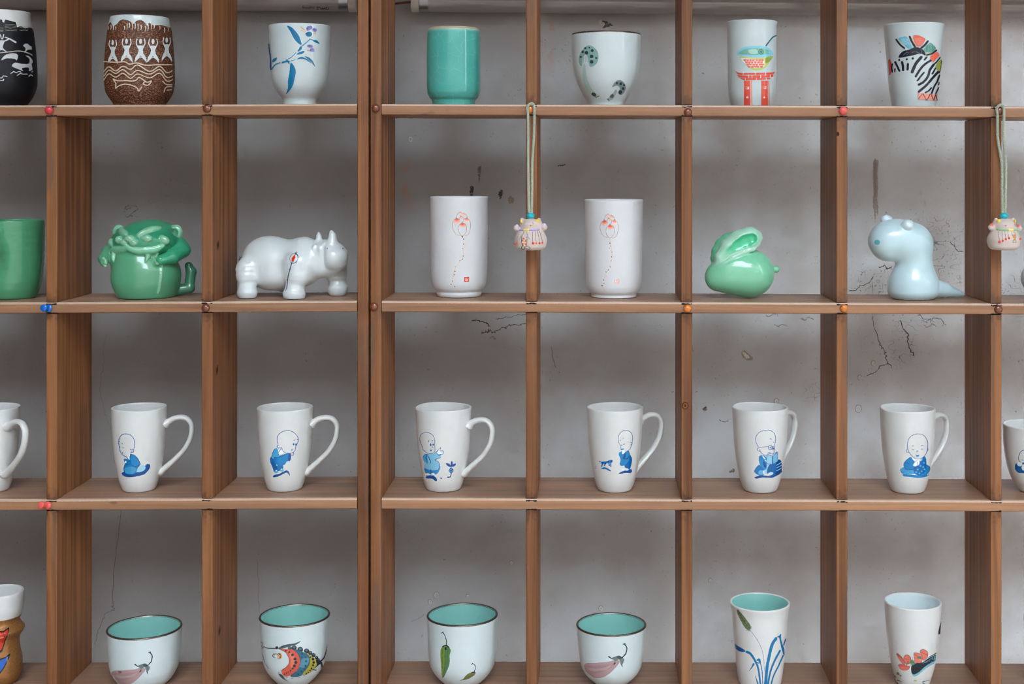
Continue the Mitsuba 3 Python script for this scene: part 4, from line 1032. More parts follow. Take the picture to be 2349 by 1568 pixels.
# rounded cup at the right edge
cup = Cup(1980, 900, 5.6, 2185, [(420, 398), (450, 396), (600, 392), (800, 372), (950, 342), (1080, 296), (1180, 240), (1260, 178), (1295, 160)], 0.052, 3)
t = make_cup('tea_cup', 'rounded white cup with a blue monk, cut by the right edge', cup)
b = cup.brush()
b.fill((26, 96, 160), [(1956, 920), (1985, 908), (2010, 930), (2050, 900), (2120, 890), (2180, 930), (2190, 1000), (2100, 1030), (2030, 1032), (1985, 1022), (1952, 980)]).oval((226, 234, 236), 2012, 918, 34, 28).oval((226, 234, 236), 2066, 960, 30, 40)
b.lines(BLUE, 7, [[(2130, 750), (2066, 738), (2026, 760), (2000, 815), (2000, 865), (2022, 892)], [(2130, 750), (2180, 800), (2190, 860), (2150, 900)]]).lines(BLUE, 6, [[(2040, 862), (2062, 868)], [(1985, 930), (1975, 975), (2000, 1010)]])
paint('painted_monk', b, cup.surface, t, label='part of a blue monk')
# ------------------------------------------------------------------ bottom row
scene['mat_bronze_paint'] = scene['mat_paint']
def bronze(p, n, uv): return mix(lin((132, 88, 50)), lin((176, 126, 74)), noise(p.x * 1200, p.y * 1200, p.z * 1200))
material('mat_bronze', base_color=mikit.proc(bronze), roughness=0.38, metallic=0.35)
cup = Cup(0, 1320, 4.894, -8, [(180, 280), (195, 283), (300, 282), (360, 276), (430, 255), (500, 230), (545, 258), (590, 288), (630, 268), (680, 234), (740, 228), (810, 236), (950, 262), (1060, 258), (1130, 234), (1200, 180)], 0.050, 4, wall=0.003)
t = make_cup('wavy_cup', 'wavy bronze cup with a white band, cut by the left edge', cup)
n = 200
zt = (VC - (1320 + 440 / 4.894)) * cup.k - cup.zb
zz = np.linspace(0.0004, zt, 90)
obj('bronze_coat', cup.place(revolve([(float(cup.R(a)) + 0.00025, a) for a in zz])), 'mat_bronze', t, smooth=50, label='bronze glitter coat')
b = cup.brush()
b.fill((40, 30, 28), [(-20, 640), (40, 618), (98, 582), (92, 640), (62, 720), (22, 848), (-20, 836)]).fill((196, 52, 34), [(-20, 654), (40, 634), (84, 604), (80, 646), (52, 716), (14, 826), (-20, 818)]).oval((228, 120, 90), 20, 690, 26, 12, -15)
b.fill((40, 30, 28), [(-20, 950), (60, 908), (112, 872), (86, 952), (36, 1050), (-20, 1104)]).fill((34, 92, 176), [(-20, 968), (60, 924), (96, 896), (74, 950), (28, 1040), (-20, 1080)])
paint('painted_shape', b, cup.surface, t, lift=0.0005, label='red and blue shapes with black outlines')

def aubergine(b, big):
    """Aubergine drawn in the frame of the right-hand cup."""
    A, A2, G, N = (166, 138, 142), (156, 126, 130), (96, 116, 114), (34, 46, 66)
    b.fill(A, [(418, 1212), (450, 1178), (500, 1166), (620, 1166), (760, 1152), (900, 1138), (1000, 1104), (1086, 1118), (1092, 1162), (1020, 1252), (900, 1372), (780, 1436), (640, 1452), (520, 1392), (446, 1310)])
    b.fill(A2, [(480, 1210), (620, 1225), (760, 1210), (900, 1190), (1010, 1160), (920, 1260), (760, 1340), (600, 1370), (520, 1320)])  .fill((172, 145, 146), [(470, 1250), (640, 1275), (800, 1255), (940, 1200), (860, 1290), (740, 1310), (560, 1320)])
    b.fill(G, [(928, 1078), (1000, 1046), (1090, 1024), (1140, 1058), (1182, 1096), (1166, 1160), (1132, 1202), (1100, 1130), (1080, 1098), (1020, 1132), (980, 1192), (1000, 1120), (942, 1092)]).fill((60, 76, 78), [(1040, 1040), (1100, 1030), (1140, 1070), (1100, 1090), (1060, 1070)])
    b.line(N, 26, [(890, 1044), (934, 1074)], 16).line(N, 22, [(1008, 1164), (986, 1194)], 14).line(N, 10, [(1118, 1180), (1146, 1228)], 16)
    b.line(N, 19, [(1140, 1062), (1208, 990), (1233, 892), (1216, 840), (1180, 800)]).line(N, 15, [(1160, 806), (1200, 794)])

SE = [(430, 668), (455, 666), (600, 655), (750, 642), (900, 628), (1050, 608), (1200, 576), (1300, 528), (1400, 450), (1490, 350), (1560, 265), (1600, 240)]
cup = Cup(0, 1320, 4.894, 1622, [(580, 428), (600, 426), (750, 420), (900, 408), (1000, 392), (1080, 358), (1150, 308), (1200, 260), (1230, 236)], 0.046, 4)
t = make_cup('bowl_cup', 'low wide white cup with a painted aubergine and teal inside, in the left unit', cup, 'mat_pale_blue_white', 'mat_teal_inside', 'mat_rim', group='teal-lined cups on the bottom shelf')
b = Brush(0, 1320, 4.894, dx=1640 - 1110 * 0.56, dy=1003 - 1060 * 0.56, k=0.56)
aubergine(b, False)
b.oval((134, 92, 96), 590, 1195, 38, 28)
paint('painted_aubergine', b, cup.surface, t, label='mauve aubergine with dark stalk')

cup = Cup(560, 1360, 7.54, 874, [(385, 614), (410, 612), (600, 600), (850, 586), (1000, 573), (1150, 545), (1280, 492), (1400, 405), (1500, 315), (1570, 250), (1600, 236)], 0.048, 4)
t = make_cup('bowl_cup', 'white cup with a colourful painted fish and teal inside', cup, 'mat_pale_blue_white', 'mat_teal_inside', 'mat_rim', group='teal-lined cups on the bottom shelf')
b = cup.brush()
N, R_, BL, Y = (36, 46, 58), (196, 84, 66), (46, 100, 122), (166, 154, 60)
for x, y, r in ((790, 950, 32), (865, 945, 44), (970, 972, 47), (1080, 997, 44), (1142, 1032, 34), (1197, 1067, 34), (1250, 1112, 30), (1280, 1147, 26)): b.oval(N, x, y, r, r).oval((92, 108, 112), x, y - r * 0.25, r * 0.55, r * 0.4)
b.fill(Y, [(1040, 1020), (1100, 1045), (1152, 1080), (1230, 1130), (1262, 1180), (1240, 1242), (1180, 1332), (1090, 1392), (1008, 1412), (1050, 1340), (1100, 1240), (1110, 1150)])
b.fill(BL, [(860, 966), (960, 990), (1062, 1032), (1112, 1080), (1134, 1150), (1114, 1240), (1042, 1340), (980, 1422), (870, 1442), (800, 1424), (900, 1350), (960, 1260), (970, 1170), (940, 1070)]).fill((84, 134, 156), [(960, 1260), (975, 1170), (1040, 1110), (1118, 1120), (1100, 1220), (1030, 1280)])
b.fill(R_, [(600, 955), (720, 960), (850, 970), (902, 1010), (950, 1080), (970, 1170), (950, 1262), (890, 1352), (800, 1412), (700, 1427), (648, 1332), (740, 1262), (780, 1192), (772, 1112), (722, 1022), (650, 978)]).fill((212, 112, 92), [(800, 1000), (860, 1080), (880, 1190), (830, 1290), (800, 1240), (815, 1150), (780, 1050)])
b.lines(N, 6, [[(600, 955), (650, 978), (722, 1022), (772, 1112), (780, 1192), (740, 1262), (648, 1332)], [(850, 970), (902, 1010), (950, 1080), (970, 1170), (950, 1262), (890, 1352), (800, 1424)], [(1062, 1032), (1112, 1080), (1134, 1150), (1114, 1240), (1042, 1340)]])
b.dots(N, [(722, 990, 15), (785, 1015, 17), (838, 1060, 23), (880, 1130, 25), (893, 1190, 27), (870, 1250, 25), (840, 1295, 17), (803, 1333, 13), (765, 1355, 10), (735, 1375, 10), (705, 1392, 12), (1145, 1100, 12), (1185, 1135, 21), (1197, 1190, 21), (1187, 1240, 17), (1160, 1295, 15), (1135, 1330, 12), (1105, 1363, 11), (1070, 1385, 13)])
b.dots((34, 70, 90), [(1000, 1045, 18), (995, 1105, 14), (1060, 1105, 14), (1070, 1170, 16), (1060, 1250, 18), (1035, 1310, 16), (990, 1345, 16), (930, 1390, 14)])
b.fill(N, [(1238, 1148), (1312, 1168), (1324, 1200), (1252, 1262), (1208, 1292), (1252, 1232)]).line(N, 26, [(1315, 1172), (1372, 1110), (1410, 1000), (1432, 876)], 8).line(N, 30, [(1328, 1200), (1350, 1300)], 18).line(N, 16, [(1185, 1312), (1235, 1324)])
b.fill((62, 80, 90), [(598, 956), (650, 908), (760, 878), (870, 864), (976, 826), (900, 882), (800, 908), (720, 936)]).line(N, 10, [(355, 920), (400, 942), (470, 948), (560, 952)]).dots(N, [(572, 936, 24)])
b.oval((206, 134, 44), 618, 1080, 38, 54).oval((60, 44, 40), 604, 1082, 34, 48).oval((214, 222, 222), 578, 1082, 40, 44).lines(N, 9, [[(552, 1112), (510, 1094), (504, 1062), (524, 1040), (540, 1052), (560, 1040), (590, 1060)]])
b.fill((66, 82, 92), [(598, 1380), (660, 1402), (710, 1470), (756, 1512), (680, 1472), (630, 1432)]).lines((90, 108, 114), 7, [[(300, 840), (328, 862), (342, 940)], [(312, 900), (330, 960)], [(330, 1050), (360, 1170), (430, 1295)]]).lines(N, 5, [[(720, 1445), (760, 1445)], [(820, 1462), (850, 1460)], [(930, 1456), (970, 1450)], [(1025, 1428), (1045, 1420)], [(590, 1362), (625, 1354)]])
paint('painted_fish', b, cup.surface, t, label='red, blue and yellow spotted fish')

cup = Cup(940, 1360, 7.538, 910, [(372, 612), (395, 612), (600, 606), (950, 597), (1100, 580), (1200, 560), (1320, 502), (1440, 405), (1520, 315), (1580, 245), (1610, 228)], 0.048, 4)
t = make_cup('bowl_cup', 'white cup painted with a large and a small green pepper, teal inside', cup, 'mat_pale_blue_white', 'mat_teal_inside', 'mat_rim', group='teal-lined cups on the bottom shelf')
b = cup.brush()
G1, G2, N = (112, 136, 62), (82, 124, 76), (30, 34, 44)
b.fill(G1, [(562, 935), (600, 903), (660, 915), (698, 960), (706, 1005), (688, 1080), (690, 1190), (652, 1320), (570, 1466), (550, 1350), (540, 1200), (530, 1050), (538, 970)]).fill(G2, [(622, 915), (665, 920), (698, 960), (706, 1005), (688, 1080), (690, 1190), (652, 1320), (574, 1460), (600, 1250), (606, 1050)])
b.lines((58, 84, 48), 5, [[(622, 980), (604, 1060), (608, 1250), (590, 1380)], [(565, 960), (560, 1100), (570, 1300)], [(660, 960), (650, 1080), (645, 1250)]])
b.lines(N, 17, [[(568, 926), (602, 903), (648, 905), (678, 938)]]).line(N, 26, [(622, 940), (622, 968)]).line(N, 11, [(630, 905), (634, 830), (612, 740), (575, 676)]).line(N, 12, [(552, 688), (585, 668)])
paint('painted_pepper', b, cup.surface, t, label='large green pepper')
b = cup.brush()
b.fill((106, 112, 62), [(1066, 1366), (1100, 1360), (1132, 1372), (1118, 1412), (1040, 1466), (950, 1496), (850, 1506), (918, 1484), (962, 1430), (1010, 1390)]).lines((70, 76, 44), 5, [[(1090, 1400), (1020, 1450), (930, 1490)]])
b.line(N, 11, [(1112, 1362), (1134, 1292), (1122, 1240), (1082, 1214)]).line(N, 12, [(1064, 1232), (1090, 1212)]).line(N, 17, [(1070, 1374), (1100, 1362), (1130, 1374)])
paint('painted_pepper', b, cup.surface, t, label='small green pepper')

cup = Cup(1290, 1380, 8.34, 935, SE, 0.048, 4)
t = make_cup('bowl_cup', 'white cup with a painted aubergine and teal inside, in the right unit', cup, 'mat_pale_blue_white', 'mat_teal_inside', 'mat_rim', group='teal-lined cups on the bottom shelf')
b = cup.brush()
aubergine(b, True)
paint('painted_aubergine', b, cup.surface, t, label='mauve aubergine with dark stalk')

cup = Cup(1640, 1340, 6.879, 708, [(285, 478), (310, 472), (410, 450), (700, 427), (950, 405), (1200, 382), (1450, 350), (1560, 328), (1600, 315)], 0.050, 4, wall=0.003)
t = make_cup('tall_cup', 'tall white cup with painted blue leaves and a bristly grass spike, teal inside', cup, 'mat_white', 'mat_teal_inside')
b = cup.brush()
b.fill((104, 122, 66), [(346, 398), (380, 410), (420, 455), (500, 555), (562, 650), (556, 702), (520, 716), (462, 662), (404, 562), (356, 455)])
rnd = np.random.default_rng(3)
strokes = {0: [], 1: [], 2: []}
for i in range(210):
    q = rnd.uniform(0, 1)
    cx, cy = 355 + 185 * q + rnd.normal(0, 6), 405 + 290 * q + rnd.normal(0, 6)
    side = rnd.choice([-1, 1])
    w = 26 + 34 * q
    L = rnd.uniform(0.5, 1.5) * w
    ang = math.radians(57 + side * rnd.uniform(35, 75))
    strokes[int(rnd.integers(0, 3))].append([(cx + side * 10, cy - side * 5), (cx + side * 10 + L * 0.8 * math.cos(ang), cy - side * 5 + L * 0.8 * math.sin(ang))])
for k, c in ((0, (52, 66, 52)), (1, (84, 88, 140)), (2, (128, 142, 76))): b.lines(c, 4 if k else 5, strokes[k], False)
b.line((46, 84, 70), 8, [(356, 410), (450, 560), (550, 706)])
paint('painted_spike', b, cup.surface, t, label='green grass spike with dark bristles')
b = cup.brush()
L1, L2 = (22, 110, 160), (26, 86, 150)
b.line((52, 136, 176), 6, [(550, 710), (640, 830), (720, 970), (768, 1150), (782, 1362)])
b.fill(L2, [(288, 895), (350, 960), (440, 1012), (482, 1052), (430, 1064), (352, 1030), (302, 972)]).line(L1, 40, [(505, 1062), (562, 1092), (622, 1180), (682, 1320), (722, 1600)], 26)
b.fill(L1, [(655, 1195), (688, 1164), (716, 1180), (724, 1228), (700, 1240), (690, 1210)]).line(L1, 14, [(716, 1225), (746, 1380), (756, 1600)]).line(L1, 30, [(612, 1252), (580, 1310), (538, 1362)], 4).oval(L1, 684, 1234, 20, 9, 25)
b.line(L1, 46, [(962, 850), (902, 945), (862, 1100), (822, 1300), (796, 1600)]).fill(L1, [(974, 826), (1010, 808), (1040, 778), (1040, 850), (1062, 940), (1092, 1022), (1092, 1122), (1052, 1022), (1022, 880), (1008, 836)])
b.line(L1, 28, [(1024, 1042), (940, 1200), (872, 1380), (830, 1600)]).line(L1, 20, [(1072, 1120), (1000, 1280), (922, 1440), (878, 1600)]).line(L2, 16, [(1112, 860), (1080, 952)]).line(L1, 8, [(640, 1440), (690, 1600)], 26)
paint('painted_leaves', b, cup.surface, t, label='long blue grass leaves')

cup = Cup(1980, 1340, 6.366, 726, [(252, 423), (275, 420), (430, 411), (700, 388), (950, 355), (1100, 334), (1250, 298), (1350, 268), (1440, 238), (1490, 215)], 0.050, 4, wall=0.003)
t = make_cup('tall_cup', 'tall white cup with painted red lotus flowers over a black brush stroke', cup, 'mat_white', 'mat_white_inside')
b = cup.brush()
C1, C2, C3, N = (212, 112, 96), (180, 74, 64), (60, 66, 84), (26, 36, 44)
b.fill((112, 172, 190), [(704, 1230), (760, 1180), (900, 1140), (1040, 1040), (1096, 1040), (1090, 1110), (1010, 1165), (910, 1230), (830, 1300), (760, 1340), (712, 1310)])
b.fill(N, [(704, 1192), (762, 1152), (870, 1132), (950, 1062), (1030, 1015), (1102, 984), (1096, 1082), (1000, 1132), (900, 1200), (822, 1270), (750, 1310), (710, 1290)]).fill((80, 110, 118), [(860, 1150), (930, 1110), (1000, 1062), (1060, 1030), (1000, 1085), (930, 1135)])
b.lines((190, 210, 214), 6, [[(890, 1116), (960, 1066), (1060, 1016)]])
for p in ([(489, 1012), (505, 1006), (532, 1022), (582, 1080), (612, 1172), (570, 1150), (520, 1082)], [(514, 1172), (570, 1160), (640, 1180), (682, 1196), (662, 1240), (602, 1252), (546, 1232)], [(592, 1080), (606, 1036), (640, 1020), (682, 1042), (702, 1092), (690, 1140), (640, 1165), (604, 1130)],
          [(828, 972), (850, 946), (880, 940), (932, 972), (946, 1032), (912, 1090), (872, 1102), (848, 1022)], [(738, 1002), (756, 988), (800, 996), (852, 1022), (862, 1092), (842, 1140), (790, 1146), (748, 1122), (742, 1052)]):
    q = np.array(p, float); c = q.mean(0)
    b.fill(C3, p).fill(C1, c + (q - c) * 0.93)
    b.lines(C2, 4, [[c + (q[0] - c) * 0.9 + (-6 + 8 * j, 3), c + (q[len(q) // 2] - c) * 0.7 + (-10 + 12 * j, 0)] for j in range(3)])
b.fill((92, 128, 96), [(690, 1110), (720, 1088), (742, 1120), (760, 1150), (720, 1175), (690, 1150)]).fill((92, 128, 96), [(786, 1060), (812, 1040), (850, 1058), (830, 1085), (800, 1078)])
b.dots((40, 52, 40), [(655, 1124, 7), (692, 1068, 7), (720, 1066, 6), (648, 1146, 7), (668, 1140, 5), (700, 1120, 6), (725, 1130, 6), (745, 1140, 6), (640, 1165, 5), (690, 1180, 5), (800, 1060, 6), (830, 1052, 6), (842, 1068, 5)])
b.fill(N, [(1138, 538), (1140, 640), (1128, 742), (1112, 716), (1094, 726), (1106, 640), (1122, 580)])
b.oval((110, 126, 84), 515, 1296, 24, 18, 45).oval((110, 126, 84), 550, 1326, 17, 10, 45).oval((160, 176, 130), 760, 1398, 24, 12).oval((96, 116, 80), 880, 1446, 22, 10).oval((150, 164, 130), 420, 1205, 10, 22)
b.line((58, 72, 110), 18, [(462, 1328), (492, 1352)], 8).line((58, 72, 110), 12, [(510, 1392), (572, 1416)], 4).line((58, 72, 110), 12, [(864, 1416), (960, 1388)], 3)
paint('painted_lotus', b, cup.surface, t, label='red lotus flowers, black stroke and green dabs')

cup = Cup(2289, 1380, 15.68, 1560, [(600, 640), (640, 638), (1000, 600), (1600, 560), (2400, 480), (2900, 400)], 0.050, 4)
make_cup('tea_cup', 'sliver of a pale celadon cup at the right edge of the bottom shelf', cup, 'mat_pale_blue_white')
# ------------------------------------------------------------------ modelled figurines (clay frame: x right, y away, z up, in photo pixels from (u0, shelf))
def place_clay(clay, u0, yc, row, lo, hi, h, vbase=None):
    k = PX * (CAM + yc) / CAM
    x = (u0 - UC) * k
    zb = ztop(row, x) + 0.0006 if vbase is None else (VC - vbase) * k
    v0 = VC - zb / k                       # photo row of clay z = 0
    def out(m):
        m.vertices = np.asarray(m.vertices) * k + [x, yc, zb]
        return m
    def surf(uv):
        p, n = clay.front(u0, v0)(uv)
        return p * k + [x, yc, zb], n
    m, c = clay.nets(lo, hi, h, True)
    return out(m), c, surf, out, v0

# --- white rhinoceros
WH = lin((204, 213, 214))
def Q(x, y): return 520 + x / 6.03 - 680, 687 - (480 + y / 6.03)      # crop -> clay x, z
r = Clay()
def rb(x, y, d, rad, k=10, rot=None, cut=False):
    a, b = Q(x, y); r.ball((a, d, b), rad, k, WH, rot, cut)
def rl(p, k=8):
    pts = [(Q(x, y)[0], d, Q(x, y)[1]) for x, y, d, _ in p]
    r.chain(pts, [q[3] for q in p], k, WH)
rb(560, 780, 14, (62, 56, 60))
rb(780, 810, 4, (72, 50, 54), 22)
rb(1080, 760, -8, (46, 52, 56), 22)
rb(700, 950, 4, (56, 48, 33), 14)
rb(1330, 720, -10, (34, 38, 40), 16)                     # neck fold
rb(1520, 690, -26, (31, 36, 31), 9)                      # muzzle
rb(1420, 590, -20, (30, 33, 22), 10)
rb(1530, 790, -20, (25, 28, 16), 8)                      # chin
rb(1380, 860, -8, (27, 30, 20), 12)                      # dewlap
rl([(1500, 500, -34, 13), (1500, 400, -34, 8), (1488, 350, -34, 4.5)], 7)
rl([(1300, 480, -22, 9), (1303, 410, -22, 5.5), (1300, 365, -22, 2.5)], 5)
rl([(1255, 640, -36, 9), (1262, 570, -40, 6), (1270, 530, -42, 3)], 5)
rl([(330, 860, -24, 27), (330, 960, -30, 24), (338, 1050, -32, 19), (336, 1120, -34, 20), (336, 1165, -34, 23)], 12)
rl([(1040, 800, -38, 30), (1040, 950, -44, 27), (1010, 1070, -46, 19.5), (1002, 1120, -48, 21), (998, 1180, -49, 25.5)], 12)
rl([(1480, 860, 22, 26), (1490, 960, 24, 24), (1500, 1050, 22, 18.5), (1508, 1100, 20, 20), (1514, 1140, 19, 24)], 12)
rl([(700, 900, 62, 24), (700, 1010, 64, 20), (700, 1100, 64, 21)], 12)
for x, y, d, rr in ((328, 868, -30, 27), (330, 935, -33, 25.5), (333, 990, -34, 23), (1040, 905, -46, 28.5), (1032, 985, -48, 26.5), (1016, 1035, -48, 23.5), (1490, 940, 18, 24.5), (1498, 1005, 16, 22)):
    a, b = Q(x, y); r.ball((a, d, b), (rr * 0.94, rr * 0.80, 6.5), 4, WH)
for x, y, d, w in ((1395, 690, -50, 5), ):
    a, b = Q(x, y); r.ball((a, d - 6, b), (3, 10, 28), 9, WH, None, True)
for x0, x1 in ((505, 505),):
    a, b = Q(505, 640); r.ball((a, -58, b), (3.5, 8, 26), 9, WH, None, True)
rhino = thing('rhino_figurine', 'white porcelain rhinoceros facing right, with a red flower on its shoulder', 'figurine')
m, c, surf, out, v0 = place_clay(r, 680, 0.058, 2, (-140, -105, -4), (140, 105, 165), 2.2)
obj('body', m, 'mat_glazed_clay', rhino, color=c)
b = Brush(520, 480, 6.03)
NV = (44, 66, 104)
b.ring(NV, 10, 1012, 650, 58, 64, -80, 120).ring((120, 136, 156), 7, 1012, 650, 58, 64, 120, 280)
b.fill((226, 62, 36), [(1026, 598), (1032, 640), (1012, 700), (986, 694), (984, 648)], False)
b.line(NV, 10, [(1036, 570), (1030, 600)]).line(NV, 12, [(990, 712), (968, 790), (942, 890), (928, 980), (920, 1060), (905, 1085)], 8).dots(NV, [(966, 800, 9), (932, 940, 8), (988, 716, 10)])
b.dots((70, 84, 110), [(1458, 522, 6), (1650, 530, 6)])
paint('painted_flower', b, surf, rhino, lift=0.0003, edge=3, label='red flower with a thin dark stem')
tail = [(-129, -4, Q(180, 720)[1]), (-130, -8, Q(165, 800)[1]), (-128, -12, Q(195, 900)[1]), (-124, -14, Q(225, 965)[1])]
obj('tail', out(tube(spline(np.array([(-122, -2, Q(180, 700)[1])] + tail, float), 6), 0.9, 8)), 'mat_ink', rhino, smooth=40)

# --- green beast with a wide mouth
GB, GP, GD = lin((84, 154, 116)), lin((124, 182, 148)), lin((48, 142, 104))
def Q(x, y): return x / 4.894 - 335, 684.5 - (440 + y / 4.894)
g = Clay()
def gb(x, y, d, rad, k=6, col=GB, rot=None, cut=False):
    a, b = Q(x, y); g.ball((a, d, b), rad, k, col, rot, cut)
def gl(p, k=5, col=GB, cut=False):
    g.chain([(Q(x, y)[0], d, Q(x, y)[1]) for x, y, d, _ in p], [q[3] for q in p], k, col, cut)
gb(1650, 960, 2, (76, 72, 68), 6, GB)                    # barrel body
gb(1590, 960, -34, (58, 36, 62), 10, GB)
gb(1575, 780, -6, (66, 56, 42), 12, GB)
gb(1650, 1130, 2, (64, 60, 38), 12, GB)
gb(1640, 570, -6, (76, 64, 40), 12, GD)                  # head
gb(1690, 455, 6, (54, 48, 26), 12, lin((64, 150, 112)))  # skull
for x, y, rx, rz, d in ((1352, 468, 15, 17, -10), (1972, 468, 17, 17, 0)):       # ears with their hollows
    gb(x, y, d, (rx, 8, rz), 4, GP)
    gb(x + (6 if x < 1600 else -8), y + 12, d - 9, (rx * 0.55, 7, rz * 0.6), 3, GB, None, True)
gl([(1300, 640, 6, 18), (1232, 690, -6, 15), (1215, 760, -26, 13), (1240, 800, -40, 9)], 8, GB)   # arms
gl([(1990, 620, 8, 20), (2050, 670, -2, 18), (1985, 735, -30, 16), (1885, 765, -52, 11)], 8, lin((56, 156, 116)))
gl([(2070, 860, 34, 9), (2095, 930, 36, 12), (2085, 1020, 34, 11), (2088, 1110, 30, 11), (1950, 1130, 26, 14)], 5, lin((60, 120, 92)))     # tail
# face and claws, each set on the surface made so far
feat = []
def on(x, y, rad, sink, k, col, rot=None):
    a, b = Q(x, y); feat.append(('ball', (a, g.skin(a, b) + sink, b), rad, k, col, rot))
def ridge(pts, sink, k, col):
    q = spline(np.array([(*Q(x, y), rr) for x, y, rr in pts]), 3)
    feat.append(('chain', [(a, g.skin(a, b) + sink * rr, b) for a, b, rr in q], [rr for *_, rr in q], k, col))
ridge([(1385, 425, 3), (1425, 445, 5.5), (1475, 468, 6.5), (1518, 492, 4)], 0.25, 2.5, GP)       # brows
ridge([(1655, 490, 4), (1700, 462, 6.5), (1770, 432, 7.5), (1845, 415, 4)], 0.25, 2.5, GP)
on(1434, 540, (9, 7, 8.5), 0, 1.8, GP); on(1752, 525, (12.5, 8, 9), 0, 1.8, GP)                   # eyes
on(1565, 525, (12, 9, 8), -1, 2, GP); on(1500, 566, (8, 6, 7), -1, 2, GP); on(1612, 570, (9, 6.5, 7.5), -1, 2, GP)   # nose and nostrils
on(1322, 578, (8, 6, 10), 0, 2.5, GP, (0, -25, 0)); on(1915, 545, (13.5, 7, 9.5), 0, 2.5, GP, (0, 25, 0))            # cheeks
LIP = lin((112, 182, 146))
ridge([(1285, 700, 3.5), (1310, 668, 6), (1370, 655, 8), (1440, 648, 8), (1500, 632, 6.5), (1532, 612, 4.5)], 0.2, 2.5, LIP)
ridge([(1532, 612, 4.5), (1580, 640, 7), (1660, 658, 8.5), (1750, 655, 8.5), (1830, 645, 7.5), (1900, 612, 5)], 0.2, 2.5, LIP)
ridge([(1350, 680, 4.8), (1350, 730, 4.4), (1362, 785, 1.6)], -0.5, 1.5, GP)                       # fangs
ridge([(1746, 690, 5.4), (1750, 730, 4.8), (1734, 782, 1.6)], -0.5, 1.5, GP)
for x, y in ((1236, 752), (1262, 770), (1270, 800), (1262, 832)): on(x, y, (4, 4.5, 4.2), -1, 1.5, GP)
for x, y in ((1832, 700), (1824, 735), (1832, 770), (1852, 800)): on(x, y, (4.6, 4.5, 4.2), -1, 1.5, GP)
ridge([(1262, 860, 2), (1278, 970, 2.2), (1315, 1090, 2.2), (1375, 1190, 2)], 0.3, 3, GP)           # seams
ridge([(1888, 830, 2.2), (1890, 920, 2.4), (1878, 1040, 2.4), (1852, 1130, 2.2)], 0.3, 3, GP)
for o in feat:
    if o[0] == 'ball': g.ball(o[1], o[2], o[3], o[4], o[5])
    else: g.chain(o[1], o[2], o[3], o[4])
beast = thing('beast_figurine', 'green celadon pot-bellied beast with fangs holding its wide mouth open', 'figurine')
m, c, surf, out, v0 = place_clay(g, 335, 0.060, 2, (-112, -104, -4), (112, 84, 186), 1.9)
obj('body', m, 'mat_glazed_clay', beast, color=c)

# --- rabbits
def rabbit(label, u0, yc, base, pale, deep):
    def Q(x, y): return 1580 + x / 7.127 - 1700, 684.5 - (500 + y / 7.127)
    q = Clay()
    def rb(x, y, d, rad, k=6, col=base, rot=None, cut=False):
        a, b = Q(x, y); q.ball((a, d, b), rad, k, col, rot, cut)
    def rl(p, k=5, col=base, cut=False):
        q.chain([(Q(x, y)[0], d, Q(x, y)[1]) for x, y, d, _ in p], [s[3] for s in p], k, col, cut)
    rb(1005, 920, 4, (55.5, 50, 54.5), 6, base)
    rb(840, 900, 0, (52, 44, 44), 26, base)
    rb(580, 950, -6, (40, 37, 37), 26, base, (0, 8, 0))
    rb(430, 990, -8, (23, 24, 27), 12, base)
    rb(720, 740, 2, (40, 36, 24), 20, base, (0, -32, 0))
    # far ear, then near ear with its hollow
    rl([(440, 800, 12, 8), (448, 680, 16, 11.5), (480, 570, 18, 13), (545, 455, 20, 14), (640, 365, 20, 13), (740, 300, 18, 9)], 6, lin((100, 184, 144)) if base is RG else base)
    rl([(450, 800, -18, 8), (500, 650, -22, 14), (640, 480, -22, 20), (820, 380, -20, 25), (980, 330, -18, 25), (1070, 320, -16, 17)], 4, pale)
    rl([(540, 660, -44, 5), (640, 560, -48, 11), (780, 460, -50, 16), (920, 390, -50, 19), (1010, 350, -46, 15)], 7, deep, True)
    rl([(480, 800, -30, 3.5), (560, 735, -32, 4), (700, 640, -34, 4.5), (880, 560, -32, 5), (1020, 510, -28, 5), (1110, 430, -24, 5), (1150, 330, -22, 5)], 4, pale)
    rb(1440, 855, 12, (8, 9, 8.5), 4, base)
    t = thing('rabbit_figurine', label, 'figurine')
    m, c, surf, out, v0 = place_clay(q, u0, yc, 2, (-92, -75, -4), (92, 75, 162), 1.8 if base is RG else 2.8)
    obj('body', m, 'mat_glazed_clay', t, color=c)
    return t
RG = lin((124, 198, 160))
rabbit('green celadon rabbit with a long folded-back ear', 1700, 0.058, RG, lin((162, 212, 188)), lin((70, 190, 140)))
PB = lin((186, 214, 220))
rabbit('sliver of a pale blue rabbit-like figurine at the right edge of the second shelf', 2424, 0.058, PB, lin((200, 222, 226)), lin((160, 206, 216)))

# --- pale blue dinosaur
def Q(x, y): return 1940 + x / 6.27 - 2094, 688.5 - (470 + y / 6.27)
d_ = Clay()
DB = lin((188, 216, 222))
def db(x, y, d, rad, k=6, col=DB, rot=None, cut=False):
    a, b = Q(x, y); d_.ball((a, d, b), rad, k, col, rot, cut)
db(970, 1170, 0, (59, 52, 40), 6)
db(970, 1270, 0, (57, 50, 24), 10)
db(980, 1010, 0, (45, 40, 40), 20)
db(995, 840, 0, (37, 36, 36), 16)
db(945, 590, 0, (49, 46, 50), 16)
db(700, 520, -6, (58, 46, 47), 12, DB, (0, -12, 0))
db(560, 540, -8, (36, 36, 38), 14)
db(600, 700, -6, (24, 28, 16), 14)
db(832, 302, -40, (14.5, 13, 12.5), 2.5, lin((200, 220, 225)))
db(615, 240, 22, (14, 10, 11), 4, lin((196, 220, 226)))
db(400, 512, -24, (5, 5, 5), 3, lin((96, 184, 190)), None, True)
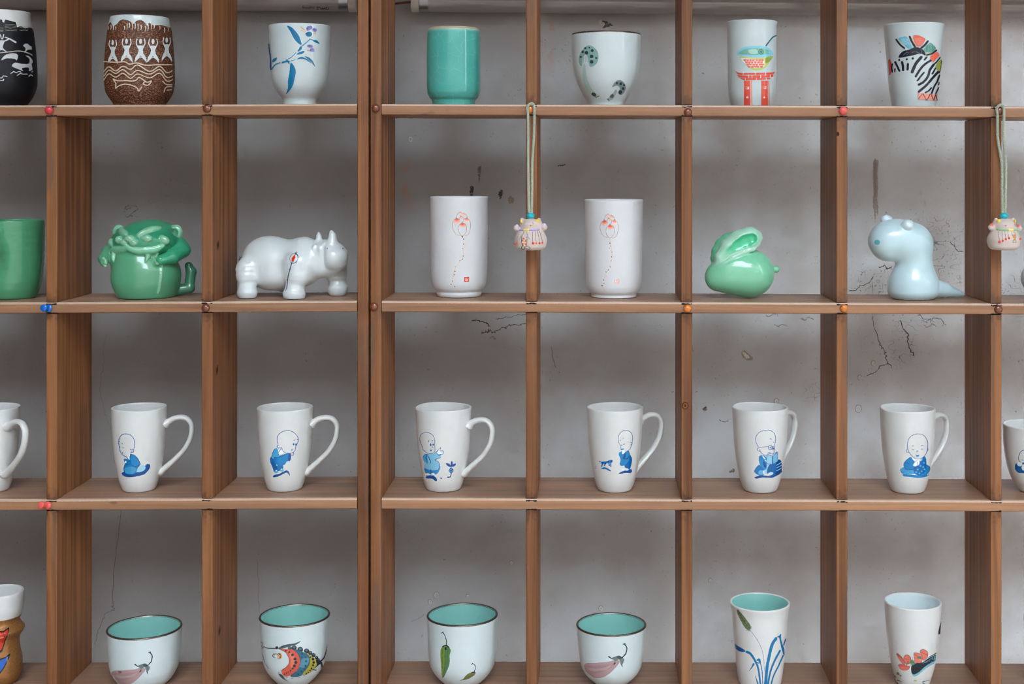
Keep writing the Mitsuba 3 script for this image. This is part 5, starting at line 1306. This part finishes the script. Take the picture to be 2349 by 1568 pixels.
dino = thing('dinosaur_figurine', 'pale blue celadon long-necked baby dinosaur with bulging eyes', 'figurine')
m, c, surf, out, v0 = place_clay(d_, 2094, 0.054, 2, (-112, -75, -4), (80, 75, 200), 2.2)
obj('body', m, 'mat_glazed_clay', dino, color=c)
b = Brush(1940, 470, 6.27)
b.oval((92, 176, 184), 404, 522, 34, 36)
paint('nostril', b, surf, dino, label='teal nostril', lift=0.0002, edge=2)
tl_ = Clay()
tl_.chain([(50, 14, 23), (78, 20, 18), (106, 26, 11), (121, 29, 7.5)], [23, 17, 10, 5.5], 3, DB)
m, c = tl_.nets((20, -20, -4), (132, 50, 52), 1.6, True)
obj('tail', out(m), 'mat_glazed_clay', dino, color=c)

# ------------------------------------------------------------------ cat bells on twisted cords
def bell(label, u, v, flip, collar, pad, pin_u, pin_v, art):
    """v: photo row of the top of the head."""
    t = thing('cat_bell', label, 'bell', 'clay cat bells hanging on cords')
    s = 13.07
    X = lambda x: (x - 620) / s * (-1 if flip else 1)
    Z = lambda y: (1370 - y) / s
    CL, CP = lin((206, 192, 184)), lin((222, 212, 206))
    k = Clay(); k.floor = True
    k.ball((0, 0, Z(1060)), (37.5, 33, 23.5), 5, CL)
    k.ball((0, 0, Z(1230)), (33, 30, 12), 8, CL)
    k.ball((0, -2, Z(860)), (29, 26, 22), 12, CL)
    k.ball((X(625), -4, Z(590)), (25, 23, 14), 8, CL)
    k.chain([(X(400), -4, Z(520)), (X(360), -6, Z(440))], [9, 4.5], 4, CL)
    k.chain([(X(850), -4, Z(530)), (X(870), -6, Z(445))], [9, 4.5], 4, CL)
    k.chain([(X(250), -4, Z(760)), (X(190), -10, Z(690))], [7, 6.5], 4, CL)
    k.chain([(X(930), -4, Z(700)), (X(1030), -10, Z(665))], [8, 7], 4, CL)
    k.ball((X(215), -12, Z(620)), (4, 4, 3.5), 2, lin(pad)); k.ball((X(1030), -13, Z(590)), (4.2, 4, 3.8), 2, lin(pad))
    k.ball((X(340), -15, Z(480)), (2.5, 4, 4), 1.5, lin((236, 206, 84))); k.ball((X(830), -16, Z(475)), (4.6, 4, 4.4), 1.5, lin((236, 206, 84)))
    k.ball((0, 0, 0), (24, 20, 8), 3, lin((120, 92, 76)), None, True)
    kk = PX
    y0 = -0.0215
    vb = v + (1370 - 395) / s
    x, zb = (u - UC) * kk * (CAM + y0) / CAM, (VC - vb) * kk * (CAM + y0) / CAM
    q = kk * (CAM + y0) / CAM
    out = lambda m: (setattr(m, 'vertices', np.asarray(m.vertices) * q + [x, y0, zb]), m)[1]
    m, c = k.nets((-46, -42, -4), (46, 42, 82), 1.3, True)
    obj('bell_body', out(m), 'mat_matt_paint', t, color=c)
    f = k.front(0, Z(0) , -60.0)
    def clay_surface(uv):                     # uv in clay units: x, row from the top
        return f(uv)
    def strip(name, pts, w, th, bs, lab=None):
        uv = np.array([[X(a), b / s] for a, b in pts])
        p, n = f(spline(uv, 6))
        obj(name, out(tube(p + n * th * 0.3, w, 10)), bs, t, smooth=50, label=lab)
    strip('collar', [(225, 745), (320, 745), (415, 742)], 2.3, 1, collar)
    strip('collar', [(600, 742), (700, 738), (800, 728), (880, 720)], 2.3, 1, collar)
    strip('bow', [(440, 742), (505, 740), (575, 738)], 2.7, 1.5, 'mat_yellow')
    for a, b, rr, m_ in art['beads']:
        p, n = f(np.array([[X(a), b / s]]))
        sp = trimesh.creation.icosphere(2, rr / s); sp.apply_translation(p[0] + n[0] * rr / s * 0.3)
        obj('bead', out(sp), m_, t, smooth=True)
    br = Brush(0, 0, 1)
    for w, pts, c_ in art['lines']:
        br.line(c_, w / s, [(X(a), b / s) for a, b in pts])
    for a, b, rr, c_ in art['dots']: br.dots(c_, [(X(a), b / s, rr / s)])
    mm, cc = br.mesh(lambda uv: f(uv), edge=2.0, lift=0.12, step=0.02)
    obj('painted_lines', out(mm), 'mat_matt_paint', t, color=cc)
    # turquoise bead and the doubled cord over the pin
    bx = u - 0.5 if not flip else u + 1
    top = v - 5
    sp = trimesh.creation.icosphere(3, 9.3 * q); sp.vertices[:, 2] *= 0.86
    sp.apply_translation(at(bx, top, y0))
    obj('turquoise_bead', sp, 'mat_turquoise', t, smooth=True, label='turquoise bead')
    yb = -0.006
    def cord(pts):
        p = spline(np.array([at(a, b, c) for a, b, c in pts]), 24)
        L = np.r_[0, np.cumsum(np.linalg.norm(np.diff(p, axis=0), axis=1))]
        n_ = int(L[-1] / 0.0007)
        l = np.linspace(0, L[-1], n_)
        p = np.stack([np.interp(l, L, p[:, i]) for i in range(3)], 1)
        tt = np.gradient(p, axis=0); tt /= np.linalg.norm(tt, axis=1, keepdims=True)
        sx = np.cross(tt, [0, 1, 0]); sx /= np.linalg.norm(sx, axis=1, keepdims=True) + 1e-9
        sy = np.cross(sx, tt)
        parts = []
        for ph in (0, 2.094, 4.189):
            a = l / 0.0078 * 2 * np.pi + ph
            parts.append(tube(p + 0.00095 * (np.cos(a)[:, None] * sx + np.sin(a)[:, None] * sy), 0.00098, 7))
        return trimesh.util.concatenate(parts)
    L_, R_ = pin_u - 5, pin_u + 10
    obj('cord', cord([(bx - 3.5, top - 6, y0), (bx - 4.5, top - 60, -0.016), (bx - 5.5, (top + pin_v) / 2, yb), (L_ + 0.5, pin_v + 60, yb), (L_, pin_v + 12, yb), (L_ - 1, pin_v - 6, yb), (pin_u + 3, pin_v - 14, yb), (R_ - 1, pin_v - 8, yb), (R_, pin_v + 12, yb), (R_ - 1, pin_v + 60, yb),
                      (bx + 4, (top + pin_v) / 2, yb), (bx + 3.5, top - 60, -0.016), (bx + 2.5, top - 6, y0)]), 'mat_cord', t, smooth=50, label='pale green twisted cord')
    return t
glaze('mat_turquoise', (38, 176, 188), 0.2)
glaze('mat_cord', (166, 174, 156), 0.8, 0.2)
glaze('mat_lilac', (176, 160, 210), 0.5)
glaze('mat_collar_green', (140, 190, 142), 0.5)
glaze('mat_yellow', (240, 216, 120), 0.5)
glaze('mat_red_bead', (226, 78, 58), 0.35)
glaze('mat_white_bead', (230, 216, 200), 0.4)
glaze('mat_orange_bead', (228, 140, 60), 0.4)
GR = (120, 116, 120)
art1 = {'beads': [(708, 1118, 40, 'mat_red_bead'), (802, 1122, 25, 'mat_red_bead'), (892, 1120, 33, 'mat_red_bead'), (974, 1112, 30, 'mat_red_bead'), (150, 1155, 27, 'mat_red_bead'), (184, 1172, 25, 'mat_red_bead'), (228, 1132, 27, 'mat_red_bead')]
        + [(420, 990, 24, 'mat_red_bead'), (395, 1045, 22, 'mat_red_bead'), (445, 1048, 24, 'mat_yellow'), (490, 1000, 24, 'mat_white_bead'), (492, 1055, 27, 'mat_red_bead'), (400, 1105, 24, 'mat_white_bead'), (445, 1110, 24, 'mat_white_bead'), (495, 1108, 20, 'mat_yellow'),
           (410, 1155, 22, 'mat_red_bead'), (445, 1170, 22, 'mat_yellow'), (490, 1158, 22, 'mat_red_bead'), (465, 1205, 24, 'mat_white_bead')],
        'lines': [(12, [(690, 775), (690, 920), (692, 1070)], GR), (12, [(765, 775), (785, 920), (798, 1085)], GR), (14, [(828, 770), (870, 920), (886, 1075)], GR), (14, [(890, 770), (940, 920), (974, 1075)], GR), (9, [(290, 790), (240, 950), (226, 1090)], (160, 152, 148)), (9, [(250, 800), (190, 960), (172, 1120)], (160, 152, 148)),
                  (14, [(430, 800), (390, 880), (330, 950), (305, 1010)], (110, 124, 142)), (14, [(520, 800), (540, 900), (580, 970), (620, 1000)], (110, 124, 142)), (14, [(375, 930), (365, 1040), (385, 1180), (440, 1220)], (84, 82, 90)), (14, [(525, 930), (530, 1050), (515, 1160), (480, 1220)], (84, 82, 90)),
                  (18, [(390, 1210), (360, 1260), (375, 1300), (440, 1300), (460, 1240)], (84, 78, 78)), (14, [(480, 1230), (540, 1210), (610, 1250), (600, 1300), (520, 1300), (470, 1250)], (104, 98, 98)), (9, [(690, 510), (710, 570)], GR), (9, [(550, 530), (590, 500), (640, 505)], (176, 168, 164)), (9, [(455, 470), (455, 520)], (150, 144, 144))],
        'dots': [(635, 603, 17, (206, 70, 72)), (353, 556, 13, (214, 110, 104))]}
bell('clay cat bell with a lilac collar hanging between the two lotus cups', 1217.5, 500, False, 'mat_lilac', (210, 196, 220), 1216, 251, art1)
art2 = {'beads': [(850, 1080, 36, 'mat_red_bead'), (765, 1050, 32, 'mat_red_bead'), (680, 1000, 32, 'mat_red_bead'), (590, 972, 34, 'mat_red_bead'), (220, 1010, 28, 'mat_red_bead'), (155, 1010, 28, 'mat_red_bead')]
        + [(450, 890, 24, 'mat_orange_bead'), (400, 890, 24, 'mat_orange_bead'), (425, 870, 22, 'mat_yellow'), (425, 940, 27, 'mat_orange_bead'), (445, 985, 20, 'mat_yellow'), (405, 985, 22, 'mat_orange_bead'), (420, 1020, 18, 'mat_orange_bead')],
        'lines': [(12, [(870, 780), (868, 900), (858, 1040)], GR), (12, [(770, 780), (772, 900), (768, 1010)], GR), (12, [(695, 770), (690, 860), (682, 960)], GR), (12, [(610, 760), (602, 850), (594, 940)], GR), (9, [(330, 740), (260, 860), (225, 980)], (160, 152, 148)), (9, [(280, 740), (200, 860), (160, 980)], (160, 152, 148)),
                  (12, [(480, 770), (490, 850), (465, 940), (435, 1020)], (120, 118, 126)), (12, [(420, 770), (365, 860), (370, 960), (405, 1030)], (120, 118, 126)), (13, [(430, 1030), (470, 1060), (460, 1110), (420, 1090)], (110, 106, 110)), (13, [(410, 1030), (360, 1060), (365, 1110), (410, 1090)], (110, 106, 110))],
        'dots': [(660, 603, 22, (216, 90, 92)), (353, 586, 24, (220, 120, 116))]}
bell('clay cat bell with a green collar hanging at the right edge beside the dinosaur', 2302, 500, True, 'mat_collar_green', (222, 110, 96), 2293, 254, art2)

# ------------------------------------------------------------------ push pins where boards cross
glaze('mat_pin_red', (196, 62, 70), 0.25)
glaze('mat_pin_pink', (228, 96, 92), 0.3)
glaze('mat_pin_blue', (20, 100, 190), 0.2)
material('mat_amber', base_color=rgb(lin((206, 116, 30))), roughness=0.08, specular=0.7, clearcoat=1.0)
material('mat_amber_dark', base_color=rgb(lin((112, 56, 30))), roughness=0.08, specular=0.7, clearcoat=1.0)
material('mat_foil', base_color=rgb(lin((86, 44, 26))), roughness=0.4)
def turned(profile, u, v, tilt=(0, 0), n=28):
    """Small turned piece standing on the front of the shelves, its axis towards -y; profile in pixels (r, height)."""
    m = revolve([(a * PX, b * PX) for a, b in profile], n)
    R = trimesh.transformations.rotation_matrix(math.radians(90 + tilt[1]), (1, 0, 0)) @ np.eye(4)
    R = trimesh.transformations.rotation_matrix(math.radians(tilt[0]), (0, 0, 1)) @ R
    m.apply_transform(R)
    m.apply_translation(at(u, v, -0.0002))
    return m
def gem_pin(u, v, where, dark):
    t = thing('push_pin', 'amber gem pin ' + where, 'pin', 'amber gem pins at the board crossings')
    dome = [(0, 0.9)] + [(9.0, 0.9), (9.4, 2.0)] + [(9.4 * math.cos(a), 2.0 + 6.2 * math.sin(a)) for a in np.linspace(0.15, 1.45, 7)] + [(0, 8.2)]
    obj('gem', turned(dome, u, v, n=14), 'mat_amber_dark' if dark else 'mat_amber', t, smooth=False)
    obj('base', turned([(0, 0), (9.6, 0), (9.6, 0.8), (0, 0.8)], u, v), 'mat_foil', t, smooth=30)
for u, v, where, dark in ((475, 249, 'left of the orchid cup, at the front of the top shelf board', True), (862, 248, 'on the post left of the turquoise cup', True), (1216, 251, 'holding the cord of the bell between the lotus cups', False), (1578, 257, 'at the top shelf board between the mushroom and bowl cups', True), (2293, 254, 'holding the cord of the bell beside the dinosaur', True),
                          (472, 706, 'between the green beast and the rhinoceros', True), (858, 703, 'on the post right of the rhinoceros', True), (1577, 707, 'at the second shelf board left of the green rabbit', False), (1936, 707, 'at the second shelf board right of the green rabbit', False), (2290, 709, 'at the second shelf board right of the dinosaur', True)):
    gem_pin(u, v, where, dark)
def ball_pin(label, u, v, m):
    t = thing('push_pin', label, 'pin')
    obj('head', turned([(0, 0.2), (5, 0.2), (7, 2)] + [(9.8 * math.cos(a), 6 + 7.5 * math.sin(a)) for a in np.linspace(-0.5, 1.4, 9)] + [(0, 13.5)], u, v), m, t, smooth=50)
ball_pin('dark red round pin under the black cup and brown cup', 115, 253, 'mat_pin_red')
ball_pin('pink round pin at the top shelf board between the bowl and zebra cups', 1933, 254, 'mat_pin_pink')
def spool_pin(label, u, v, m, tilt):
    t = thing('push_pin', label, 'pin')
    prof = [(0, 2.0), (8.6, 2.0), (9.2, 3.2), (8.8, 5), (5, 6.5), (4.0, 9), (4.0, 18), (5, 21), (7.6, 22.5), (8.2, 24.5), (7.6, 27), (5, 28.2), (0, 28.6)]
    obj('head', turned(prof, u, v, tilt), m, t, smooth=50)
    obj('needle', turned([(0, 0.0), (1.2, 0.0), (1.2, 2.6), (0, 2.6)], u, v, tilt, 10), 'mat_tube_cap', t)
spool_pin('blue spool-shaped push pin left of the green beast', 112, 707, 'mat_pin_blue', (-4, -8))
spool_pin('red spool-shaped push pin on the third shelf board left of the sideways monk mug', 112, 1159, 'mat_pin_pink', (-20, -16))
